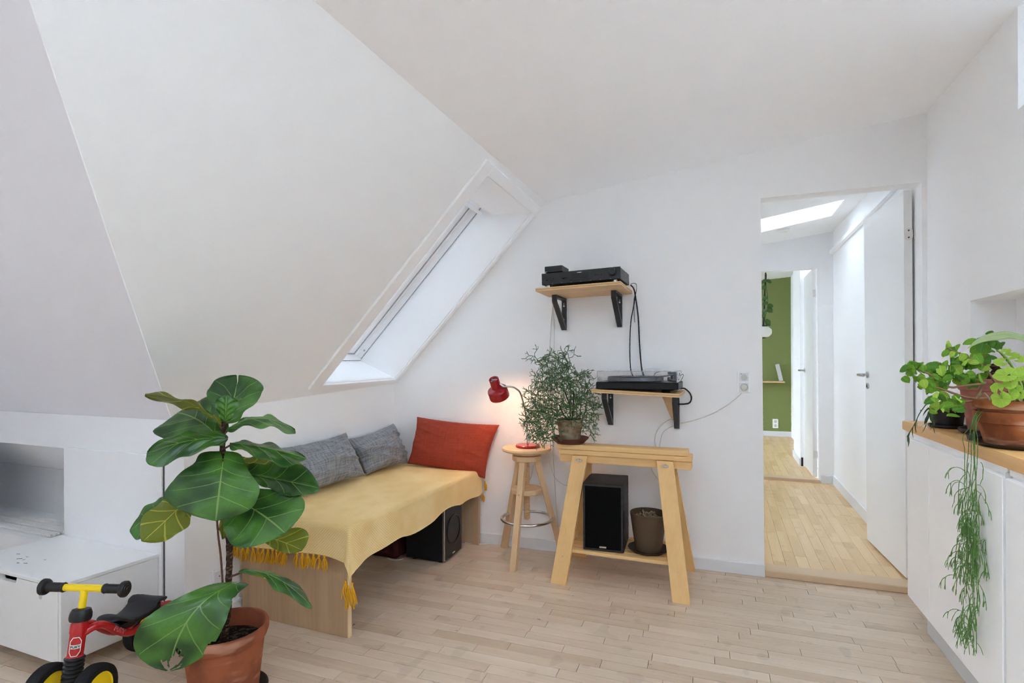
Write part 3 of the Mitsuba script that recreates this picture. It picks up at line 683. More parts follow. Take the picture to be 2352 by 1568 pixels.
# loudspeaker and brown pot on the shelf
pbsdf('speaker_ash', wood(0, (40, 40, 42), (22, 22, 24), 200, 10), 0.55, 0.4)
pbsdf('speaker_cloth', (7, 7, 7), 0.85, 0.1)
X, Yv, o, w, d = rbox4((-0.711, 2.757), (-0.497, 2.772), (-0.722, 3.02), 0, 1)
o = np.array([-0.711, 2.757, 0.0]); sp = lambda m: place(m, X, Yv, (0, 0, 1), o)
k = thing('bookshelf_speaker', 'black bookshelf loudspeaker standing on the slatted shelf of the trestle', 'speaker')
part('cabinet', sp(bx(0, w, 0.022, 0.262, 0.1685, 0.522, 0.003)), 'speaker_ash', k)
def bevel_frame(w, z0, z1, e, y0, y1):
    return cat(hull([(0, y1, z0), (0, y1, z1), (0.004, y0, z0 + .004), (0.004, y0, z1 - .004), (e, y0, z0 + e), (e, y0, z1 - e), (e, y1, z0 + e), (e, y1, z1 - e)]),
               hull([(w, y1, z0), (w, y1, z1), (w - 0.004, y0, z0 + .004), (w - 0.004, y0, z1 - .004), (w - e, y0, z0 + e), (w - e, y0, z1 - e), (w - e, y1, z0 + e), (w - e, y1, z1 - e)]),
               hull([(0, y1, z0), (w, y1, z0), (.004, y0, z0 + .004), (w - .004, y0, z0 + .004), (e, y0, z0 + e), (w - e, y0, z0 + e), (e, y1, z0 + e), (w - e, y1, z0 + e)]),
               hull([(0, y1, z1), (w, y1, z1), (.004, y0, z1 - .004), (w - .004, y0, z1 - .004), (e, y0, z1 - e), (w - e, y0, z1 - e), (e, y1, z1 - e), (w - e, y1, z1 - e)]))
part('baffle', sp(bevel_frame(w, 0.1685, 0.522, 0.014, 0.004, 0.0215)), 'speaker_ash', k)
part('grille', sp(bx(0.0145, w - 0.0145, 0.0, 0.020, 0.184, 0.507, 0.004)), 'speaker_cloth', k)
part('badge', sp(cat(bx(w / 2 - 0.018, w / 2 + 0.018, -0.0012, -0.0002, 0.188, 0.197, 0.0003))), 'steel', k)

def pot_profile(rb, rt, h, wall=0.006, rim_h=0.0, rim_t=0.0, depth=0.02):
    p = [(0, 0), (rb - 0.003, 0), (rb, 0.003)]
    rr = lambda z: rb + (rt - rb) * z / h
    if rim_h:
        p += [(rr(h - rim_h) - 0.001, h - rim_h - 0.001), (rr(h - rim_h) + rim_t, h - rim_h + 0.003), (rt + rim_t, h - 0.004), (rt + rim_t - 0.003, h)]
    else:
        p += [(rt, h - 0.003), (rt - 0.002, h)]
    p += [(rt - wall, h), (rr(h - depth) - wall, h - depth), (rr(h - depth) - wall - 0.001, h - depth)]
    return p
def soil_disc(c, r, seed, amp=0.006, n=26):
    g = np.linspace(0, 1, 9); v = [(0, 0, 0)]
    for a in g[1:]:
        for t in np.arange(n) * 2 * np.pi / n:
            v.append((r * a * math.cos(t), r * a * math.sin(t), 0))
    v = np.array(v); nz = meshkit.fbm(v * 60 + seed, 3, seed); edge = 1 - (np.hypot(v[:, 0], v[:, 1]) / r) ** 6
    v[:, 2] = (nz - 0.45) * 2 * amp * edge
    f = [(0, 1 + i, 1 + (i + 1) % n) for i in range(n)]
    for q in range(7):
        for i in range(n):
            a, b = 1 + q * n + i, 1 + q * n + (i + 1) % n
            f += [(a, a + n, b + n), (a, b + n, b)]
    m = trimesh.Trimesh(v, np.array(f), process=False); m.apply_translation(c)
    return m
def soil_tex(p, n, uv):
    t = dfbm(p.x * 120, p.y * 120, p.z * 120, 3)
    return dmix(lc(20, 15, 12), lc(66, 52, 42), dsmooth(0.4, 0.75, t))
pbsdf('soil', mikit.proc(soil_tex), 0.95, 0.1)
pbsdf('dry_stalk', (150, 128, 104), 0.9, 0.1)
pbsdf('pot_brown', (82, 66, 50), 0.6, 0.3)
BP = np.array([-0.385, 2.872, 0.1685])
pbsdf('saucer_dark', (56, 46, 38), 0.6, 0.3)
one('saucer', lathe([(0, 0), (0.082, 0), (0.105, 0.016), (0.106, 0.018), (0.103, 0.018), (0.080, 0.004), (0, 0.004)], 44, BP), 'saucer_dark', 40, 'dark saucer under the brown pot on the trestle shelf', 'saucer')
k = thing('plant_pot', 'brown pot of dried out stems beside the loudspeaker on the trestle shelf', 'plant pot')
part('pot', lathe(pot_profile(0.068, 0.0945, 0.198, 0.005, 0.0, 0.0, 0.03), 48, BP + ZV * 0.0045), 'pot_brown', k, smooth=40)
part('soil', soil_disc(BP + ZV * 0.172, 0.088, 4, 0.008), 'soil', k)
rg = np.random.default_rng(8)
ms = []
for i in range(46):
    a, r_ = rg.uniform(0, 6.28), rg.uniform(0.0, 0.07)
    p0 = BP + np.array([math.cos(a) * r_, math.sin(a) * r_, 0.172]); a2 = rg.uniform(0, 6.28); l = rg.uniform(0.015, 0.045)
    ms.append(tube(cr([p0, p0 + np.array([math.cos(a2) * l * .5, math.sin(a2) * l * .5, rg.uniform(0.006, 0.022)]), p0 + np.array([math.cos(a2) * l, math.sin(a2) * l, rg.uniform(0, 0.02)])], 3), 0.0022, 5))
for i in range(8):
    a = rg.uniform(0, 6.28)
    p0 = BP + np.array([0.0 + rg.normal(0, .01), rg.normal(0, .01), 0.172])
    ms.append(tube(cr([p0, p0 + np.array([math.cos(a) * .012, math.sin(a) * .012, .022]), p0 + np.array([math.cos(a) * .026, math.sin(a) * .026, rg.uniform(.02, .036)])], 3), 0.003, 5))
part('dry_stalks', cat(ms), 'dry_stalk', k, kind='stuff')

# ---------------------------------------------------------------- wall shelves
pbsdf('bracket_black', (44, 47, 49), 0.45, 0.4)
def bracket(parent, top_wall, depth, height, w=0.028, t=0.013):
    """An angular black bracket: arm under the board, plate on the wall, slanting strut; top_wall = top point on the wall."""
    o = np.asarray(top_wall, float) - WX * w / 2
    F = -WN
    pl = lambda poly, x0, x1: place(trimesh.creation.extrude_polygon(shapely.Polygon(poly), x1 - x0, engine='earcut'), F, ZV, np.cross(F, ZV), o + WX * x0 if np.cross(F, ZV) @ WX > 0 else o + WX * x1)
    nose = 0.04
    outline = [(0.001, 0), (depth, 0), (depth, -nose), (0.022, -height), (0.001, -height)]
    inner = [(t, -t), (depth - t, -t), (depth - t, -nose + t * 0.15), (t + 0.006, -height + t * 2.4), (t, -height + t * 2.4)]
    g = shapely.Polygon(outline).difference(shapely.Polygon(inner))
    m = place(trimesh.creation.extrude_polygon(g, w, engine='earcut'), F, ZV, np.cross(F, ZV), o if np.cross(F, ZV) @ WX > 0 else o + WX * w)
    b = part('bracket', m, 'bracket_black', parent)
    for z in (0.045, height - 0.052):
        c = o + WX * w / 2 + F * (t + 0.0002) - ZV * z
        part('screw_head', cat(cyl(c, c + F * 0.003, 0.0055, 12), cyl(c + ZV * 0.013, c + ZV * 0.013 + F * 0.0015, 0.0032, 10)), 'steel', b)
def shelf_board(parent, poly_bottom, zfun, t):
    """Plywood board: three plies seen at the edge."""
    for i, (a, b, mt) in enumerate(((0.0, 0.36, 'wood_ply'), (0.36, 0.66, 'wood_ply_edge'), (0.66, 1.0, 'wood_ply'))):
        e = 0.0008 if i == 1 else 0.0
        g = shapely.Polygon(poly_bottom).buffer(-e)
        m = trimesh.creation.extrude_polygon(g, t * (b - a), engine='earcut')
        v = np.array(m.vertices); v[:, 2] += t * a + zfun(v[:, 0], v[:, 1]); m.vertices = v
        part('board' if i == 0 else 'ply', m, mt, parent)
k = thing('wall_shelf', 'small plywood wall shelf with black brackets carrying the hifi receiver', 'shelf')
z1 = lambda x, y: 1.547 + (x + 0.9) * 0.028 - (3.13 - y) * 0.012
shelf_board(k, [(-0.946, 2.692), (-0.494, 2.700), (-0.508, 3.148), (-0.915, 3.134), (-0.968, 2.996)], z1, 0.017)
bracket(k, on_back(-0.915, 1.5455, 0.0), 0.235, 0.190)
bracket(k, on_back(-0.580, 1.555, 0.0), 0.235, 0.190)
k = thing('wall_shelf', 'lower plywood wall shelf with black brackets carrying the record player', 'shelf')
z2 = lambda x, y: 0.9995 - (x + 0.66) * 0.040
shelf_board(k, [(-0.668, 2.79), (-0.220, 2.79), (-0.218, 3.160), (-0.690, 3.142)], z2, 0.0175)
bracket(k, on_back(-0.635, 0.9965, 0.0), 0.235, 0.206)
bracket(k, on_back(-0.262, 0.983, 0.0), 0.235, 0.200)
# loose offcut leaning under the lower shelf
one('plywood_offcut', hull([on_back(-0.345, 0.968, 0.0055), on_back(-0.268, 0.960, 0.0055), on_back(-0.275, 0.83, 0.0055), on_back(-0.29, 0.83, 0.0055), on_back(-0.345, 0.968, 0.001), on_back(-0.268, 0.960, 0.001), on_back(-0.275, 0.83, 0.001), on_back(-0.29, 0.83, 0.001)]), 'wood_ply', label='pale triangular plywood piece on the wall behind the right bracket of the lower shelf', category='wood piece')

# ---------------------------------------------------------------- receiver and small box
tilt = 0.026
RX, RZ = unit((1, 0, tilt)), unit((-tilt, 0, 1))
RO = np.array([-0.924, 2.735, 1.5775])
rc = lambda m: place(m, RX, (0, 1, 0), RZ, RO)
pbsdf('anodised', (30, 31, 34), 0.45, 0.5)
pbsdf('display', (16, 17, 20), 0.12, 0.5)
k = thing('receiver', 'black hifi receiver on the upper wall shelf', 'receiver')
part('case', rc(bx(0.003, 0.422, 0.006, 0.275, 0.0, 0.062, 0.002)), 'black_plastic', k)
part('front_plate', rc(bx(0, 0.425, 0.0, 0.006, 0.0, 0.062, 0.0015)), 'anodised', k)
part('display_window', rc(bx(0.166, 0.258, -0.0012, 0.0005, 0.022, 0.047, 0.0006)), 'display', k)
F3 = (0, -1, 0)
def knob(x, z, r, l, b='black_plastic', parent=k, nm='knob'):
    return part(nm, rc(cyl((x, 0, z), (x, -l, z), r, 28, bevel=min(r, l) * 0.2)), b, parent, smooth=40)
kn = knob(0.384, 0.037, 0.0195, 0.018)
knob(0.120, 0.032, 0.0095, 0.016); part('knob_bar', rc(bx(0.116, 0.148, -0.019, -0.016, 0.027, 0.036, 0.001)), 'black_plastic', k)
knob(0.0275, 0.0295, 0.0075, 0.010); knob(0.066, 0.031, 0.0035, 0.003, 'black_gloss', nm='socket'); knob(0.050, 0.038, 0.002, 0.003, 'black_gloss', nm='socket')
part('knob_bar', rc(bx(0.044, 0.066, -0.004, 0, 0.018, 0.022, 0.001)), 'black_plastic', k)
for i in range(8):
    knob(0.160 + i * 0.0148, 0.0135, 0.0042, 0.004, nm='button')
for i in range(3):
    knob(0.294 + i * 0.0152, 0.030, 0.0042, 0.004, nm='button')
part('trim_line', rc(bx(0.196, 0.222, -0.0006, 0.0, 0.0500, 0.0525, 0)), 'print_white', k)
for i in range(7):
    part('screw_head', rc(cyl((0.06 + i * 0.052, 0, 0.0035), (0.06 + i * 0.052, -0.001, 0.0035), 0.0012, 8)), 'steel', k)
for x in (0.03, 0.39):
    for y in (0.03, 0.245):
        part('foot', rc(cyl((x, y, -0.0125), (x, y, 0.0), 0.012, 16)), 'steel' if y < 0.1 else 'black_plastic', k)
bxm = lambda m: place(m, RX, (0, 1, 0), RZ, RO + RZ * 0.0625)
k = thing('preamp_box', 'small black box on top of the receiver', 'audio box')
part('case', bxm(bx(0.018, 0.116, 0.0, 0.13, 0.003, 0.036, 0.002)), 'anodised', k)
part('badge', bxm(bx(0.0205, 0.030, -0.0004, 0.0, 0.006, 0.008, 0)), 'print_white', k)
for x in (0.03, 0.105):
    for y in (0.02, 0.11):
        part('foot', bxm(cyl((x, y, 0), (x, y, 0.0032), 0.005, 12)), 'black_matte', k)

# ---------------------------------------------------------------- record player
pbsdf('black_satin', (9, 9, 10), 0.4, 0.3)
pbsdf('platter_rubber', (44, 44, 48), 0.55, 0.4)
pbsdf('platter_metal', (92, 96, 104), 0.35, 0.5, metallic=0.6)
pbsdf('arm_grey', (64, 66, 70), 0.4, 0.5)
scene['mat_acrylic'] = {'type': 'thindielectric', 'int_ior': 1.22}
TX0, TX1, TY0, TY1, TZ = -0.648, -0.226, 2.81, 3.105, 1.0185
k = thing('record_player', 'black record player under a clear lid on the lower wall shelf', 'record player')
part('plinth', bx(TX0, TX1, TY0, TY1, TZ, 1.054, 0.003), 'black_satin', k)
part('plinth_top', bx(TX0 + .003, TX1 - .003, TY0 + .003, TY1 - .003, 1.0542, 1.0555, 0.0005), 'black_satin', k)
for x, y in ((TX0 + 0.065, TY0 + 0.04), (TX1 - 0.065, TY0 + 0.04), (TX0 + 0.065, TY1 - 0.04), (TX1 - 0.065, TY1 - 0.04)):
    zb = float(z2(x, y)) + 0.0178
    part('foot', lathe([(0, 0), (0.022, 0), (0.024, 0.003), (0.019, 0.006), (0.024, 0.010), (0.018, TZ - zb), (0, TZ - zb)], 24, (x, y, zb)), 'black_matte', k, smooth=30)
PC = np.array([-0.463, 2.955, 1.0558])
pl_ = part('platter', lathe([(0, 0.004), (0.146, 0.004), (0.149, 0.006), (0.149, 0.022), (0.146, 0.024), (0, 0.024)], 72, PC), 'platter_metal', k, smooth=30)
part('mat', lathe([(0, 0.0242), (0.145, 0.0242), (0.146, 0.0262), (0.140, 0.027), (0, 0.027)], 72, PC), 'platter_rubber', pl_, smooth=30)
part('spindle', cyl(PC + ZV * 0.027, PC + ZV * 0.040, 0.0035, 12, r2=0.0025), 'steel', pl_)
AP = np.array([-0.268, 3.02, 1.0558])
arm = part('tonearm', tube(cr([AP + np.array([0, 0.0, 0.036]), AP + np.array([-0.004, -0.09, 0.036]), AP + np.array([-0.02, -0.17, 0.033]), AP + np.array([-0.045, -0.205, 0.031])], 8), 0.0042, 10), 'arm_grey', k, smooth=True)
part('headshell', beam(AP + np.array([-0.045, -0.205, 0.031]), AP + np.array([-0.062, -0.225, 0.026]), 0.016, 0.006, bevel=.001), 'arm_grey', arm)
part('counterweight', cyl(AP + np.array([0.002, 0.012, 0.036]), AP + np.array([0.004, 0.045, 0.036]), 0.014, 24, bevel=.002), 'arm_grey', arm, smooth=40)
part('arm_base', cat(cyl(AP, AP + ZV * 0.012, 0.030, 28, bevel=.002), cyl(AP + ZV * 0.012, AP + ZV * 0.028, 0.016, 20), box(AP + ZV * 0.037, (0.034, 0.022, 0.024), 0.004), box(AP + np.array([-.018, -.01, .044]), (0.022, 0.014, 0.012), 0.003)), 'arm_grey', k)
part('arm_rest', cat(cyl(AP + np.array([0.024, -0.05, 0]), AP + np.array([0.024, -0.05, 0.03]), 0.003, 10), box(AP + np.array([0.012, -0.05, 0.031]), (0.026, 0.007, 0.004), 0.001)), 'arm_grey', k)
part('cue_lever', tube(cr([AP + np.array([0.022, -0.012, 0.012]), AP + np.array([0.030, -0.03, 0.026]), AP + np.array([0.036, -0.042, 0.042])], 4), [.002] * 8 + [.0028], 8), 'arm_grey', k, smooth=True)
part('arm_wire', tube(cr([AP + np.array([-0.012, 0.02, 0.05]), AP + np.array([-0.06, 0.02, 0.052]), AP + np.array([-0.10, 0.02, 0.04]), AP + np.array([-0.108, 0.02, 0.0])], 8), 0.0016, 6), 'arm_grey', k, smooth=True)
part('arm_wire', tube(cr([AP + np.array([0.034, 0.0, 0.0]), AP + np.array([0.036, -.02, 0.028]), AP + np.array([0.05, -.02, 0.038]), AP + np.array([0.052, -.02, 0.026]), AP + np.array([0.04, -.02, 0.004])], 8), 0.0013, 6), 'arm_grey', k, smooth=True)
LZ0, LZ1 = 1.056, 1.1135
t_ = 0.003
lid = cat(bx(TX0 + .006, TX1 - .006, TY0 + .004, TY0 + .004 + t_, LZ0, LZ1 - t_), bx(TX0 + .006, TX1 - .006, TY1 - .004 - t_, TY1 - .004, LZ0, LZ1 - t_),
          bx(TX0 + .006, TX0 + .006 + t_, TY0 + .004 + t_, TY1 - .004 - t_, LZ0, LZ1 - t_), bx(TX1 - .006 - t_, TX1 - .006, TY0 + .004 + t_, TY1 - .004 - t_, LZ0, LZ1 - t_),
          bx(TX0 + .006, TX1 - .006, TY0 + .004, TY1 - .004, LZ1 - t_, LZ1))
part('lid', lid, 'acrylic', k, label='clear acrylic dust cover')
pbsdf('acrylic_edge', (150, 156, 170), 0.3, 0.5)
def rod(a, b, r=0.0011):
    return tube([a, b], r, 6)
cs = [(TX0 + .0065, TY0 + .0045), (TX1 - .0065, TY0 + .0045), (TX1 - .0065, TY1 - .0045), (TX0 + .0065, TY1 - .0045)]
part('lid_edge', cat([rod((*cs[i], LZ1 - .001), (*cs[(i + 1) % 4], LZ1 - .001)) for i in range(4)] + [rod((*c, LZ0), (*c, LZ1 - .001)) for c in cs]), 'acrylic_edge', k)
for x in (TX0 + 0.07, TX1 - 0.07):
    part('hinge', bx(x - 0.012, x + 0.012, TY1 - 0.006, TY1 + 0.008, 1.04, 1.075, 0.002), 'black_plastic', k)

# ---------------------------------------------------------------- cables, wall socket
def cable(pts, r, bsdf, label, cat_='cable'):
    return one('cable', tube(cr(pts, 10), r, 8), bsdf, True, label, cat_)
cable([(-0.497, 3.032, 1.592), (-0.4898, 3.092, 1.577), (-0.4824, 3.122, 1.515), (-0.4721, 3.133, 1.415), (-0.4653, 3.133, 1.263), (-0.4515, 3.118, 1.123), (-0.431, 3.118, 1.06)], 0.0042, 'cord_black', 'thicker black cable hanging from the receiver down to the record player')
cable([(-0.489, 3.012, 1.586), (-0.481, 3.082, 1.555), (-0.4949, 3.122, 1.49), (-0.5142, 3.131, 1.391), (-0.5211, 3.131, 1.239), (-0.5142, 3.116, 1.123), (-0.5008, 3.102, 1.083), (-0.50, 3.118, 1.055)], 0.003, 'cord_black', 'thinner black cable hanging left of the thick one between the wall shelves')
cable([(-0.497, 3.032, 1.599), (-0.484, 3.072, 1.608), (-0.475, 3.093, 1.598), (-0.4823, 3.122, 1.56), (-0.4976, 3.14, 1.517), (-0.4941, 3.146, 1.391)], 0.0016, 'arm_grey', 'thin grey wire looping behind the right end of the receiver')
cable([(-0.2394, 3.091, 1.012), (-0.2178, 3.112, 1.012), (-0.1912, 3.128, 0.9871), (-0.1824, 3.133, 0.9578), (-0.1944, 3.138, 0.9304), (-0.2343, 3.141, 0.9218), (-0.2675, 3.145, 0.9256), (-0.2796, 3.15, 0.9471)], 0.0042, 'cord_black', 'black power cord bowing out beside the record player')
cable([(-0.9866, 3.13, 1.512), (-0.9981, 3.13, 1.405), (-1.008, 3.129, 1.245), (-1.011, 3.129, 1.084), (-0.9952, 3.13, 0.8171), (-0.99, 3.128, 0.6038), (-0.9796, 3.128, 0.4442), (-0.9668, 3.129, 0.232), (-0.9523, 3.125, 0.1281)], 0.0026, 'cord_white', 'white cord running down the wall behind the potted cactus to the floor')
cable([(-0.9838, 3.13, 1.512), (-0.979, 3.13, 1.351), (-0.9718, 3.13, 1.111), (-0.8803, 3.134, 0.8472)], 0.002, 'cord_white', 'second thin white cord on the wall below the left bracket')
cable([(-0.7046, 3.138, 0.9174), (-0.7206, 3.138, 0.8262), (-0.7392, 3.137, 0.7475), (-0.7607, 3.136, 0.6424)], 0.0022, 'cord_white', 'short white cord on the wall between the cactus and the lower shelf')
cable([(0.07501, 3.161, 0.9925), (0.06406, 3.162, 0.9756), (0.01551, 3.164, 0.9314), (-0.06521, 3.161, 0.8764), (-0.1566, 3.158, 0.8372), (-0.2451, 3.155, 0.812), (-0.2636, 3.15, 0.8167), (-0.2588, 3.15, 0.8366), (-0.2971, 3.153, 0.835), (-0.345, 3.151, 0.801), (-0.3741, 3.15, 0.7574), (-0.384, 3.15, 0.7069), (-0.377, 3.15, 0.6623), (-0.3967, 3.149, 0.586), (-0.4017, 3.149, 0.5406), (-0.368, 3.15, 0.4878)], 0.0026, 'cord_white', 'long white cord sagging from the wall socket to behind the trestle')
cable([(-0.2664, 3.154, 0.8039), (-0.3212, 3.152, 0.7745), (-0.3453, 3.151, 0.7387), (-0.3576, 3.151, 0.6757), (-0.3651, 3.151, 0.6129)], 0.0024, 'cord_white', 'short white cord branching down from the bracket to the trestle')
cable([(-0.9717, 2.994, 0.6138), (-0.9997, 3.113, 0.5256), (-0.9844, 3.126, 0.4657), (-0.9577, 3.129, 0.4352), (-0.9195, 3.13, 0.4141), (-0.8763, 3.132, 0.3988)], 0.0024, 'cord_white', 'white lamp cord dropping from the stool and running right along the wall')
cable([(-1.058, 2.959, 0.5552), (-1.119, 3.099, 0.4662), (-1.143, 3.108, 0.4031), (-1.181, 3.115, 0.268), (-1.199, 3.116, 0.1978), (-1.246, 3.116, 0.1105), (-1.343, 3.227, 0.004), (-1.371, 3.127, 0.004), (-1.468, 3.072, 0.004), (-1.562, 3.062, 0.004)], 0.0034, 'cord_white', 'white cord from the stool along the floor to the subwoofer')
cable([(-1.87, 2.66, 0.004), (-1.84, 2.645, 0.004), (-1.80, 2.65, 0.004), (-1.775, 2.68, 0.004)], 0.003, 'cord_white', 'end of a white cord lying left of the subwoofer')
k = thing('wall_socket', 'white double wall socket with a plugged in cord left of the doorway', 'wall socket')
sx0, sx1, sz0, sz1 = 0.053, 0.120, 0.990, 1.104
ws = lambda x0, x1, z0, z1, d0, d1, b=0.001: place(bx(x0, x1, d0, d1, z0, z1, b), WX, -WN, ZV, on_back(0, 0))
part('plate', ws(sx0, sx1, sz0, sz1, 0, 0.008, .002), 'paint_trim', k)
pbsdf('socket_grey', (198, 198, 196), 0.5, 0.4)
part('rocker', ws(sx0 + .009, sx1 - .009, 1.053, 1.099, 0.008, 0.0105, .001), 'baseboard', k)
cdisc = lambda x, z, r, d0, d1: cyl(on_back(x, z, d0), on_back(x, z, d1), r, 28, bevel=0.0008)
part('dial', cdisc(0.0885, 1.074, 0.0165, 0.0105, 0.0125), 'socket_grey', k)
part('indicator', cdisc(0.073, 1.093, 0.002, 0.0105, 0.0115), 'black_plastic', k)
part('outlet', ws(sx0 + .009, sx1 - .009, 0.995, 1.046, 0.008, 0.0105, .001), 'baseboard', k)
part('outlet_ring', lathe([(0.016, 0), (0.0205, 0), (0.0205, 0.003), (0.018, 0.003), (0.016, 0)], 32, on_back(0.0885, 1.021, 0.0103), -WN, WX), 'socket_grey', k, smooth=30)
part('plug', cat(cdisc(0.0885, 1.021, 0.0145, 0.0105, 0.022), beam(on_back(0.0885, 1.018, 0.018), on_back(0.083, 1.000, 0.016), 0.010, 0.010, bevel=.002)), 'cord_white', k)


# ---------------------------------------------------------------- white storage box on the left
pbsdf('box_white', (232, 232, 231), 0.32, 0.5)
pbsdf('chip_grey', (88, 88, 92), 0.7, 0.2)
SBX0, SBX1, SBY0, SBY1 = -2.96, -2.286, 1.205, 1.552
box_start = len(scene)
k = thing('storage_box', 'low white storage box with a slot handle standing before the alcove', 'storage box')
part('side_panel', bx(SBX1 - 0.016, SBX1, SBY0, SBY1, 0.05, 0.335, 0.001), 'box_white', k)
part('side_panel', bx(SBX0, SBX0 + 0.016, SBY0, SBY1, 0.05, 0.335, 0.001), 'box_white', k)
part('bottom_panel', bx(SBX0 + .016, SBX1 - .016, SBY0 + .002, SBY1, 0.05, 0.066), 'box_white', k)
part('back_panel', bx(SBX0 + .016, SBX1 - .016, SBY1 - 0.012, SBY1, 0.066, 0.335), 'box_white', k)
part('lid', bx(SBX0 - 0.002, SBX1 + 0.003, SBY0 - 0.003, SBY1, 0.3365, 0.351, 0.0015), 'box_white', k)
fx0, fx1 = SBX0 + 0.0175, SBX1 - 0.0185
front = shapely.Polygon([(fx0, 0.054), (fx1, 0.054), (fx1, 0.3335), (-2.566, 0.3335), (-2.571, 0.315), (-2.575, 0.312), (-2.675, 0.312), (-2.679, 0.315), (-2.684, 0.3335), (fx0, 0.3335)])
dw = part('drawer_front', place(trimesh.creation.extrude_polygon(front, 0.016, engine='earcut'), (1, 0, 0), ZV, (0, -1, 0), (0, SBY0 + 0.016, 0)), 'box_white', k)
part('drawer_inside', bx(-2.700, -2.550, SBY0 + 0.03, SBY0 + 0.034, 0.26, 0.335), 'black_matte', k)
st = trimesh.creation.cylinder(0.011, 0.0006, sections=9); st.apply_transform(trimesh.transformations.rotation_matrix(math.pi / 2, (1, 0, 0))); st.apply_translation((-2.412, SBY0 - 0.0004, 0.286))
part('sticker', cat(st, box((-2.410, SBY0 - 0.0004, 0.302), (0.008, 0.0006, 0.012))), 'socket_grey', k)
chips = [(-2.755, 1.300, .020, .006, .5), (-2.83, 1.33, .018, .004, .2), (-2.755, 1.325, .012, .003, .1), (-2.725, 1.30, .010, .003, .8), (-2.67, 1.28, .018, .004, .3), (-2.64, 1.33, .010, .003, .6), (-2.700, 1.27, .014, .004, .1)]
part('scuff_mark', cat([rotz(box((0, 0, 0), (a, b, 0.0006)), math.degrees(r_), (x, y, 0.3512)) for x, y, a, b, r_ in chips]), 'chip_grey', k, kind='stuff')
for x in (SBX0 + .03, SBX1 - .03):
    for y in (SBY0 + .03, SBY1 - .03):
        part('foot', cyl((x, y, 0), (x, y, 0.05), 0.012, 16), 'socket_grey', k)
# the box stands a little askew
SHIFT = T(np.array([[1, 0.073, 0, -0.073 * SBY0], [0, 1, 0, 0], [0, 0, 1, 0.0], [0, 0, 0, 1.0]]))
for kk in list(scene):
    if kk.startswith('storage_box'):
        scene[kk]['to_world'] = SHIFT
# knitted cover lying in the alcove
def rib(p, n, uv):
    return dmix(lc(205, 204, 201), lc(238, 237, 234), dsmooth(0.2, 0.8, dr.sin(p.x * 420) * dr.sin(p.y * 300) * 0.5 + 0.5))
pbsdf('knit_white', mikit.proc(rib), 0.9, 0.1)
ms = []
for i in range(3):
    y0 = FACE + 0.032 + i * 0.055
    ms.append(bx(-4.05, -3.12, y0, y0 + 0.05, 0.301, 0.315 + 0.004 * (i % 2), 0.006))
one('knitted_cover', cat(ms), 'knit_white', label='white ribbed knitted cover lying in the alcove behind the storage box', category='blanket')
# socket on the knee wall behind the fig tree
k = thing('wall_socket', 'white wall socket low on the knee wall behind the fig tree', 'wall socket')
part('plate', bx(KNEE, KNEE + 0.008, 1.690, 1.765, 0.170, 0.247, 0.002), 'paint_trim', k)
part('outlet', bx(KNEE + .008, KNEE + 0.0105, 1.700, 1.755, 0.180, 0.237, 0.001), 'baseboard', k)
for y, z in ((1.722, .214), (1.735, .205)):
    part('hole', cyl((KNEE + .0105, y, z), (KNEE + .0112, y, z), 0.003, 10), 'black_matte', k)

# ---------------------------------------------------------------- small four-wheeled ride-on bike
pbsdf('bike_red', (182, 14, 22), 0.18, 0.6, clearcoat=0.6)
pbsdf('bike_yellow', (250, 214, 0), 0.25, 0.5, clearcoat=0.4)
pbsdf('tyre', (24, 24, 25), 0.65, 0.3)
k = thing('ride_on_bike', 'red and yellow toddler ride on bike with black tyres before the white box', 'ride-on bike')
HD = np.array([-2.008, 1.083, 0.0])
RV = unit((-0.215, 0.975, 0)); AX = np.array([RV[1], -RV[0], 0.0])     # rearwards, and the axle to its right side
FA = unit((0.935, 0.355, 0)); FRV = np.array([-FA[1], FA[0], 0.0])      # steered front axle
def wheel(c, axis, r=0.087, w=0.042, side=1):
    c = np.asarray(c, float); axis = unit(axis)
    pr = [(r * 0.70, -w / 2), (r * 0.93, -w / 2)] + [(r * (0.97 + 0.03 * (1 - (t * 2 - 1) ** 2)) - (0.0016 if i % 2 else 0), -w / 2 + w * (0.06 + 0.88 * t)) for i, t in enumerate(np.linspace(0, 1, 13))] + [(r * 0.93, w / 2), (r * 0.70, w / 2)]
    wk = part('wheel', lathe(pr, 56, c, axis, ZV), 'tyre', k, smooth=30)
    hub = [(0, -w * .30), (r * 0.25, -w * .30), (r * 0.30, -w * .38), (r * 0.66, -w * .38), (r * 0.705, -w * .46), (r * 0.705, w * .46), (r * 0.66, w * .38), (r * 0.30, w * .38), (r * 0.25, w * .52), (0, w * .52)]
    part('hub', lathe(hub, 44, c, axis, ZV), 'bike_yellow', wk, smooth=35)
for s in (-1, 1):
    wheel(HD + FA * 0.078 * s + ZV * 0.087, FA)
part('axle', cyl(HD - FA * 0.06 + ZV * 0.087, HD + FA * 0.06 + ZV * 0.087, 0.008, 16), 'black_plastic', k)
COLB, COLT = HD + ZV * 0.087, HD + RV * 0.042 + ZV * 0.345
cax = unit(COLT - COLB)
def on_col(d):
    return COLB + cax * d
pr = [(0, 0.0), (0.030, 0.0), (0.032, 0.03)]
for i in range(6):
    z = 0.036 + i * 0.0125; pr += [(0.0245, z), (0.029, z + 0.004), (0.029, z + 0.008), (0.0245, z + 0.0122)]
pr += [(0.023, 0.113), (0, 0.113)]
part('bellows', lathe(pr, 36, COLB, cax), 'black_plastic', k, smooth=45)
